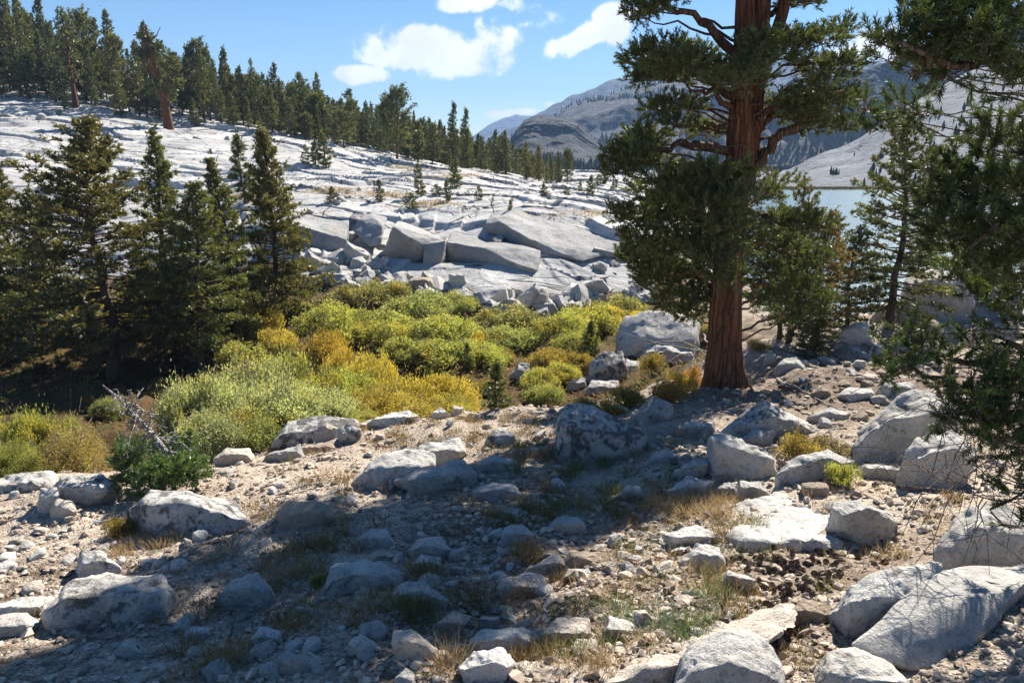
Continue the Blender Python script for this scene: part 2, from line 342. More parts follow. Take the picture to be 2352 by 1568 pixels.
def make_granite_mat(name, base=.47, far=False, crack=1.0):
    m, t, out = material(name); p = t.pos()
    n = t.noise(p, .22 if not far else .05, 5, .6); n2 = t.noise(p, 2.2 if not far else .4, 6, .65); n3 = t.noise(p, 26, 3, .6)
    col = t.mix(t.ramp(n, .35, .65), (base * .78, base * .775, base * .77), (base * 1.12, base * 1.10, base * 1.07)); big = t.noise(t.mapping(p, (.5, 1.4, 1), (0, 0, R_(-17))), .11 if not far else .03, 5, .7); col = t.mix(t.ramp(big, .50, .66, 0, .32), col, (base * .55, base * .55, base * .55))
    col = t.mix(t.ramp(n2, .48, .66, 0, .6), col, (base * .58, base * .57, base * .56)); n4 = t.noise(p, 7.5 if not far else 1.5, 5, .7); col = t.mix(t.ramp(n4, .52, .66, 0, .45), col, (base * .45, base * .45, base * .45))
    st = t.noise(t.mapping(p, (.9, .16, .5), (0, 0, R_(18))), 1.0, 6, .7)                      # lichen and water streaks down the slabs
    col = t.mix(t.ramp(st, .57, .72, 0, .4), col, (base * .48, base * .47, base * .46))
    if not far:
        sc = t.noise(p, .6, 4, .6); col = t.mix(t.ramp(sc, .60, .68, 0, .55), col, (.45, .36, .27))   # tan weathered patches
        col = t.mix(t.ramp(n3, .60, .68, 0, .5), col, (.16, .16, .16))
    s = 1.0 if not far else .25
    def joint(scale, rot, width, seed, det=3):
        n_ = t.noise(t.mapping(p, tuple(c * s for c in scale), (0, 0, R_(rot)), (seed, seed, seed)), 1.0, det, .45)
        fr = t.math('ABSOLUTE', t.math('SUBTRACT', t.math('FRACT', t.math('MULTIPLY', n_, 7.0)), .5)); return t.ramp(fr, 0, width, 1, 0)
    brk = t.math('MULTIPLY', t.ramp(t.noise(p, .30 * s, 4, .6), .36, .52), crack)
    k1 = joint((.05, .30, .12), -17, .06, 3); k2 = t.math('MULTIPLY', joint((.24, .05, .1), 30, .06, 11), t.ramp(t.noise(p, .13 * s, 3), .47, .6))
    k3 = t.math('MULTIPLY', joint((.13, .70, .3), -12, .085, 23), t.ramp(t.noise(p, .11 * s, 3), .56, .64))
    k = t.math('MULTIPLY', t.math('MAXIMUM', k1, t.math('MAXIMUM', k2, k3)), brk)
    col = t.mix(t.math('MULTIPLY', k, .9), col, (.07, .065, .06))
    h = t.math('SUBTRACT', t.math('ADD', t.math('MULTIPLY', n2, .6), t.math('MULTIPLY', n4, .35)), t.math('MULTIPLY', k, 1.2))
    if far: col = t.mix(1.0, col, (.84, .93, 1.07), 'MULTIPLY')  # cool tint paints bluish grazing light and haze into the far granite
    principled(t, out, col, .9, t.bump(h, .9, .16 if not far else 1.6), .2); return m
M_GROUND = make_ground_mat(); M_GRANITE = make_granite_mat('sheeted_granite', .50)

# ------------------------------------------------------------------ ground sheet and granite hillside
def polar(az0, az1, na, r0, r1, nr):
    az = np.linspace(R_(az0), R_(az1), na); r = np.exp(np.linspace(math.log(r0), math.log(r1), nr)); A, Rr = np.meshgrid(az, r, indexing='ij')
    return (np.sin(A) * Rr).ravel(), (np.cos(A) * Rr).ravel(), grid_faces(na, nr)
x, y, fc = polar(-65, 65, 620, 1.3, 190, 520)
z = tps(x, y); m = granite_mask(x, y); zg = z + ground_disp(x, y) - 1.6 * sstep(0, 4, m)
rr = np.hypot(x, y); gul = sstep(-5.1, -6.2, z) * sstep(11.5, 14, rr) * (1 - sstep(48, 60, rr)) * (1 - .8 * sstep(8, 14, x))
n_ = fbm(xyz(x * .5, y * .5, 40), 3)
dry = np.clip(sstep(.22, -.08, n_) * (rr < 13) * sstep(2.0, -.5, x) * sstep(9.6, 8.2, y - .22 * x) + .4 * (rr < 14) * sstep(0, -.2, n_), 0, 1)  # dry grass patches plus painted shade darkening across the big pine's shadow band
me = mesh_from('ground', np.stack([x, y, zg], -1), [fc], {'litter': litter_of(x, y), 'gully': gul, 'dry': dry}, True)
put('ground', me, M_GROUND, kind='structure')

x, y, fc = polar(-52, 17.5, 860, 36.5, 188, 860)
z = tps(x, y); m = granite_mask(x, y)
zg = z + granite_disp(x, y, m) + .12 * sstep(0, 1, m) - 1.2 * sstep(0, -1.2, m)
keep = (m[fc] > -1.2).all(1)
me = mesh_from('granite_hillside', np.stack([x, y, zg], -1), [fc[keep]], None, True); me.set_sharp_from_angle(angle=R_(32))
put('granite_hillside', me, M_GRANITE, kind='structure')

# valley floor to the horizon, below everything
me = mesh_from('valley_floor', [(-4000, -300, -12.5), (4000, -300, -12.5), (4000, 4200, -12.5), (-4000, 4200, -12.5)], [np.array([[0, 1, 2, 3]])])
put('valley_floor', me, M_GROUND, kind='structure')

# ------------------------------------------------------------------ the lake
m_, t, out = material('lake_water'); p = t.pos()
wv = t.math('ADD', t.noise(t.mapping(p, (1, 1.6, 1)), 1.1, 4, .6), t.math('MULTIPLY', t.noise(t.mapping(p, (1, 1.5, 1)), 3.5, 3, .6), .5))
b = principled(t, out, (.09, .16, .18), .2, t.bump(wv, .45, .16), .5)
g = np.linspace(0, 1, 2)
me = mesh_from('lake', [(10, 34, LAKE_Z), (170, 34, LAKE_Z), (170, 215, LAKE_Z), (10, 215, LAKE_Z)], [np.array([[0, 1, 2, 3]])])
put('lake', me, m_, kind='structure')
# ------------------------------------------------------------------ far slopes and mountains: each a real heightfield at its own distance
def mountain_mat(name, rock, talus, green, gs, treescale=.05):
    m, t, out = material(name); p = t.pos()
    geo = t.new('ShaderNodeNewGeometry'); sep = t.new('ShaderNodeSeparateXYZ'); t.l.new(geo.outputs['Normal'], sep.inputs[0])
    n = t.noise(p, treescale * .35, 6, .65); n2 = t.noise(p, treescale * 2.2, 5, .65)
    col = t.mix(t.ramp(n, .35, .65), rock, talus); col = t.mix(t.ramp(n2, .5, .72, 0, .6), col, tuple(c * .5 for c in rock))
    gm = t.math('MULTIPLY', t.ramp(n, .50, .62), t.ramp(n2, .42, .56)); col = t.mix(t.math('MULTIPLY', gm, gs), col, green)
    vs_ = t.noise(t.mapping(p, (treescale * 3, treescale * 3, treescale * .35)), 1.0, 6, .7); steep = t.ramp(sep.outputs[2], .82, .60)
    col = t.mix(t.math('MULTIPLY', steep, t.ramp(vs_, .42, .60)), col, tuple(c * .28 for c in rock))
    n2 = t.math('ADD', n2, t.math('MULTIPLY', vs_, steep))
    h = t.math('ADD', n2, t.math('MULTIPLY', t.noise(p, treescale * 9, 4, .65), .5))
    principled(t, out, col, .95, t.bump(h, 1.0, .9 / treescale), .1); return m
def ridge(name, sky, Yc, Yb, zb, mat, nu=260, nv=130, rough=.1, wl=None, seed=0, steep=1.0, back=.5, cliff=None, overhang=0):
    """skyline (u, v) at distance Yc, falling towards the viewer to height zb at distance Yb, and away behind"""
    us = np.linspace(sky[0][0], sky[-1][0], nu); vs = np.interp(us, [s[0] for s in sky], [s[1] for s in sky]) + 7 * fbm(xyz(us / 45, seed, 0), 4)
    top = np.array([at_y(u, v, Yc) for u, v in zip(us, vs)]); wl = wl or (Yc - Yb) * .5
    t = np.concatenate([np.linspace(0, 1, nv), 1 + np.linspace(.02, back, 24)]); T, _ = np.meshgrid(t, us, indexing='xy'); T = T.reshape(nu, -1)
    X = top[:, 0:1] * (Yb + (Yc - Yb) * T) / Yc; Y = Yb + (Yc - Yb) * T
    H = top[:, 2:3] - zb; f = np.where(T <= 1, np.clip(T, 0, 1) ** steep, 1 - (T - 1) * 1.1)
    if cliff is not None: f = np.where(T <= 1, np.interp(T, [c[0] for c in cliff], [c[1] for c in cliff]), f)
    P = xyz(X / wl, Y / wl, seed)
    n = fbm(P, 6, .55, True); n2 = fbm(xyz(X / wl * 5, Y / wl * 1.2, seed + 5), 4)
    env = np.sin(np.clip(T, 0, 1) * math.pi * .5 + .05) * (1 - .80 * np.clip(T, 0, 1) ** 8)
    Z = zb + H * f + (n * rough + n2 * rough * .35) * H.mean() * env * 1.3
    Yd = Y + n * rough * (Yc - Yb) * .5 * np.clip(1 - T ** 6, 0, 1)
    V = np.stack([X, Yd, Z], -1).reshape(-1, 3)
    return put(name, mesh_from(name, V, [grid_faces(nu, len(t))], None, True), mat, kind='structure'), V.reshape(nu, len(t), 3)
M_FAR = mountain_mat('far_rock', (.14, .15, .19), (.20, .205, .235), (.07, .09, .06), .25, .006)  # rock colours from here to the dome carry painted blue haze
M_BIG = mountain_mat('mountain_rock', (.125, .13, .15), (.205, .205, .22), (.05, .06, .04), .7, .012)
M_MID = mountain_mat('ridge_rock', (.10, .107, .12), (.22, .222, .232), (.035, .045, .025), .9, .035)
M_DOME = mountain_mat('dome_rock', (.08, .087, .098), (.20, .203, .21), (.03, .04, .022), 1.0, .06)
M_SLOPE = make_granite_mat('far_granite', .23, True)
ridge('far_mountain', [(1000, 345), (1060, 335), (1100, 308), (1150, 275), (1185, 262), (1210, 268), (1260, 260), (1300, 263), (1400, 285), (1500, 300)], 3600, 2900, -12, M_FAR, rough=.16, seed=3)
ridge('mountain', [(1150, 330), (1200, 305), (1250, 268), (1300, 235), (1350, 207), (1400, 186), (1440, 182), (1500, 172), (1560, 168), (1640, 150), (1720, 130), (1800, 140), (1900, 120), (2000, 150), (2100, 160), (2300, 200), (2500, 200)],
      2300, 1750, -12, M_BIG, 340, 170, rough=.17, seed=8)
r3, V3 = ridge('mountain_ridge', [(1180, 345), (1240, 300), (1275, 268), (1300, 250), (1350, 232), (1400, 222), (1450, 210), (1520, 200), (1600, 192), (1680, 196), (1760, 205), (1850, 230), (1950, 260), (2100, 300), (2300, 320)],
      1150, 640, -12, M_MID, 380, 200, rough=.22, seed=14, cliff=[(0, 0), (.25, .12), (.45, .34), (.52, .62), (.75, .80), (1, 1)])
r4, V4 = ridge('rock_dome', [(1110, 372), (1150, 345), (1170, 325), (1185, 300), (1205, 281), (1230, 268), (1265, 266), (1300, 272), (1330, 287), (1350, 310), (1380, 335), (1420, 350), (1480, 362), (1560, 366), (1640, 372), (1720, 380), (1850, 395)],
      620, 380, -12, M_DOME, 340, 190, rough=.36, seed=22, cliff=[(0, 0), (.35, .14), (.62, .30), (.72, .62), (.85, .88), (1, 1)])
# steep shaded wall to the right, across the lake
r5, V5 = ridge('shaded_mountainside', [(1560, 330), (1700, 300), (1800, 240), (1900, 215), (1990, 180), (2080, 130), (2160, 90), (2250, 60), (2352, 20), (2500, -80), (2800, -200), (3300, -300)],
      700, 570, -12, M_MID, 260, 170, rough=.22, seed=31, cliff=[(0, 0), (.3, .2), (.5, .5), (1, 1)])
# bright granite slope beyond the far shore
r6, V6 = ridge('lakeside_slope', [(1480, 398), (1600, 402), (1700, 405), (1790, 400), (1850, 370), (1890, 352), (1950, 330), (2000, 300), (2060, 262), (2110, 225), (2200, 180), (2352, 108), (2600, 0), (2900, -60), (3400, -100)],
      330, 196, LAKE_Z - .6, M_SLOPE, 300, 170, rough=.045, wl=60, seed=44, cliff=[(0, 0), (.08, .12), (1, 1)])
# ------------------------------------------------------------------ rocks
def ico(sub):
    bm = bmesh.new(); bmesh.ops.create_icosphere(bm, subdivisions=sub, radius=1.0)
    V = np.array([v.co[:] for v in bm.verts]); Fc = np.array([[v.index for v in f.verts] for f in bm.faces]); bm.free(); return unit(V), Fc
ICO = {k: ico(k) for k in (1, 2, 3, 4, 5)}
def planes_of(P):
    bm = bmesh.new()
    for p in P: bm.verts.new(p)
    r = bmesh.ops.convex_hull(bm, input=bm.verts[:])
    for v in [v for v in bm.verts if not v.link_faces]: bm.verts.remove(v)
    bm.normal_update(); c = np.mean(P, 0); N, Dd = [], []
    for f in sorted(bm.faces, key=lambda f: -f.calc_area()):
        n = np.array(f.normal[:]); d = float(np.dot(n, np.array(f.verts[0].co[:]) - c))
        if d < 0: n, d = -n, -d
        if d < 1e-4: continue
        for i in range(len(N)):
            if np.dot(n, N[i]) > .985: Dd[i] = max(Dd[i], d); break
        else: N.append(n); Dd.append(d)
    bm.free(); return c, np.array(N), np.array(Dd)
def poly_rock(N, Dd, sub, p, size, rough, rs):
    V, Fc = ICO[sub]
    if p < 0:                                                  # sheared, angular rock
        a = np.maximum(V @ N.T, 1e-4) / Dd[None]; r = 1 / a.max(1)
    else:
        a = np.maximum(V @ N.T, 1e-4) / Dd[None]; r = (a ** p).sum(1) ** (-1.0 / p)
    P = V * r[:, None]; o = rs.rand(3) * 50
    n = fbm(P / size * 1.6 + o, 3) * .16 + fbm(P / size * 6 + o, 3) * .05 + np.minimum(fbm(P / size * 3.2 + o, 3, .5, True), .18) * .05
    return P * (1 + n * rough)[:, None], Fc
def hull_rock(P, bevel, cuts, size, rough, rs):
    """faceted rock: hull of the points, its edges broken, subdivided and roughened"""
    bm = bmesh.new()
    for p in P: bm.verts.new(p)
    bmesh.ops.convex_hull(bm, input=bm.verts[:])
    for v in [v for v in bm.verts if not v.link_faces]: bm.verts.remove(v)
    bmesh.ops.dissolve_limit(bm, angle_limit=R_(9), verts=bm.verts[:], edges=bm.edges[:])
    bmesh.ops.bevel(bm, geom=bm.edges[:], offset=bevel * size, segments=2, profile=.6, affect='EDGES', clamp_overlap=True)
    bmesh.ops.triangulate(bm, faces=bm.faces[:])
    for k in range(cuts):
        lim = size * (.30, .16, .085, .045)[k]; e = [e for e in bm.edges if e.calc_length() > lim]
        if e: bmesh.ops.subdivide_edges(bm, edges=e, cuts=1); bmesh.ops.triangulate(bm, faces=[f for f in bm.faces if len(f.verts) > 3])
    bm.verts.index_update(); V = np.array([v.co[:] for v in bm.verts]); bm.normal_update(); Nn = np.array([v.normal[:] for v in bm.verts]); Fc = np.array([[v.index for v in f.verts] for f in bm.faces]); bm.free()
    o = rs.rand(3) * 50; n = fbm(V / size * 2.2 + o, 3) * .075 + fbm(V / size * 8 + o, 3) * .03 - np.maximum(fbm(V / size * 3 + o, 3, .5, True) - .35, 0) * .06
    return V + Nn * (n * rough * size)[:, None], Fc
def finish(me, ang=38):
    me.set_sharp_from_angle(angle=R_(ang)); return me
def make_rock_mat():
    m, t, out = material('granite_rock'); p = t.pos(); oi = t.new('ShaderNodeObjectInfo'); tint = oi.outputs['Color']; lich = oi.outputs['Alpha']
    q = t.vmath('ADD', p, t.vmath('SCALE', (37.0, 19.0, 11.0), oi.outputs['Random']))
    n = t.noise(q, 1.7, 5, .6); n2 = t.noise(q, 8, 5, .65); sp = t.noise(q, 90, 2, .5); sp2 = t.noise(q, 45, 3, .6)
    col = t.mix(t.ramp(n, .35, .65), (.40, .392, .38), (.54, .525, .50))
    col = t.mix(1.0, col, tint, 'MULTIPLY')
    col = t.mix(t.ramp(sp, .60, .68, 0, .55), col, (.13, .13, .135)); col = t.mix(t.ramp(sp2, .55, .70, 0, .35), col, (.27, .265, .26))
    col = t.mix(t.ramp(n2, .56, .70, 0, .35), col, (.36, .28, .20)); mt = t.noise(q, 20, 5, .75); col = t.mix(t.ramp(mt, .50, .64, 0, .55), col, (.17, .168, .165)); col = t.mix(t.ramp(mt, .46, .36, 0, .4), col, (.52, .51, .49))
    lm = t.math('ADD', t.math('MULTIPLY', n2, .55), t.math('MULTIPLY', t.noise(q, 2.6, 4, .6), .45))
    geo = t.new('ShaderNodeNewGeometry'); sep = t.new('ShaderNodeSeparateXYZ'); t.l.new(geo.outputs['Normal'], sep.inputs[0])
    lm = t.math('ADD', lm, t.math('MULTIPLY', sep.outputs[2], .035))
    thr = t.math('SUBTRACT', .70, t.math('MULTIPLY', lich, .24))
    lk = t.math('MULTIPLY', t.math('SUBTRACT', lm, thr), 16, clamp=True)
    col = t.mix(t.math('MULTIPLY', lk, .88), col, t.mix(t.ramp(sp2, .4, .6), (.055, .053, .052), (.12, .115, .11)))
    cn = t.noise(t.mapping(q, (.5, 1.1, 1.6), (.2, .3, .5)), 1.0, 4, .5); c = t.ramp(t.math('ABSOLUTE', t.math('SUBTRACT', t.math('FRACT', t.math('MULTIPLY', cn, 2.0)), .5)), 0, .018, 1, 0); c = t.math('MULTIPLY', c, t.ramp(t.noise(q, 1.3, 3), .58, .66))
    col = t.mix(t.math('MULTIPLY', c, .8), col, (.06, .055, .05))
    h = t.math('SUBTRACT', t.math('ADD', t.math('MULTIPLY', n2, .6), t.math('ADD', t.math('MULTIPLY', mt, .45), t.math('MULTIPLY', sp2, .2))), c)
    principled(t, out, col, .9, t.bump(h, 1.0, .05), .2); return m
M_ROCK = make_rock_mat()
GREY, WHITE, PINK, BROWN, BLUE = (.97, .96, .94), (1.07, 1.05, 1.02), (1.09, .97, .85), (.76, .60, .46), (.95, .92, .87)
SEED = [100]; OUTL = []
def under_rock(u, v):
    for q in OUTL:
        if q[:, 0].min() < u < q[:, 0].max() and q[:, 1].min() < v < q[:, 1].max() - 2:
            x0, y0 = q[:, 0], q[:, 1]; x1, y1 = np.roll(x0, -1), np.roll(y0, -1); c = ((y0 > v) != (y1 > v)) & (u < (x1 - x0) * (v - y0) / np.where(y1 == y0, 1e-9, y1 - y0) + x0)
            if c.sum() % 2: return True
    return False
def outlined(name, label, cat, pts, color=GREY, lich=.4, p=14, dep=.75, rf=.6, rough=1.0, ridge_pts=None, sub=4, base=None, group=None):
    """a rock from its outline in the photograph, set on the land, with a depth, a back and a buried foot"""
    SEED[0] += 1; rs = np.random.RandomState(SEED[0]); pts = np.array(pts, float); OUTL.append(pts)
    vb, vt = pts[:, 1].max(), pts[:, 1].min(); ub = pts[pts[:, 1] > vb - .25 * (vb - vt) - 1, 0].mean()
    g = hit(ub, base or vb); Y0 = g[1]; Wm = (pts[:, 0].max() - pts[:, 0].min()) * Y0 / F; D = Wm * dep
    Hm = (vb - vt) * Y0 / F; D = min(D, 2.2 * Hm) if dep < 1.5 else D
    P = []
    uc = pts[:, 0].mean()
    for (u, v) in pts:
        t = (vb - v) / (vb - vt); Yp = Y0 + D * (.04 + .62 * t); q = at_y(u, v, Yp); P.append(q)
        if t < .4: P.append(q - (0, 0, .3 * Hm + .03))
        if t > .35: P.append(np.array([q[0] * (Yp + D * .3) / Yp, q[1] + D * .38, q[2] - Hm * .35])); P.append(np.array([q[0], q[1] + D * .38, min(g[2], q[2]) - .25 * Hm]))
    if ridge_pts is None:
        for k in np.linspace(.14, .86, 5):
            u = pts[:, 0].min() + k * (pts[:, 0].max() - pts[:, 0].min()); top = np.interp(u, *zip(*sorted([(a, b) for a, b in pts if b < vb - .3 * (vb - vt)] or [(uc, vt)])))
            v = vb - (vb - top) * rf * rs.uniform(.85, 1.12); P.append(at_y(u, v, Y0 + D * rs.uniform(.06, .16)))
    else:
        for (u, v, f) in ridge_pts: P.append(at_y(u, v, Y0 + D * f))
    P = np.array(P); size = max(Wm, Hm)
    if p >= 11: c = P.mean(0); V, Fc = hull_rock(P - c, .014 if p > 22 else (.028 if p > 15 else .055), 4 if sub > 4 else 3, size, rough * (1.3 if p > 15 else .95), rs)
    else: c, N, Dd = planes_of(P); V, Fc = poly_rock(N, Dd, sub, p * 2.6, size, rough * 1.5, rs)
    me = finish(mesh_from(name, V, [Fc], None, True)); o = put(name, me, M_ROCK, None, tuple(c), label, cat, group, 'thing')
    j = rs.uniform(.93, 1.07); o.color = (color[0] * j, color[1] * j, color[2] * j, lich); return o

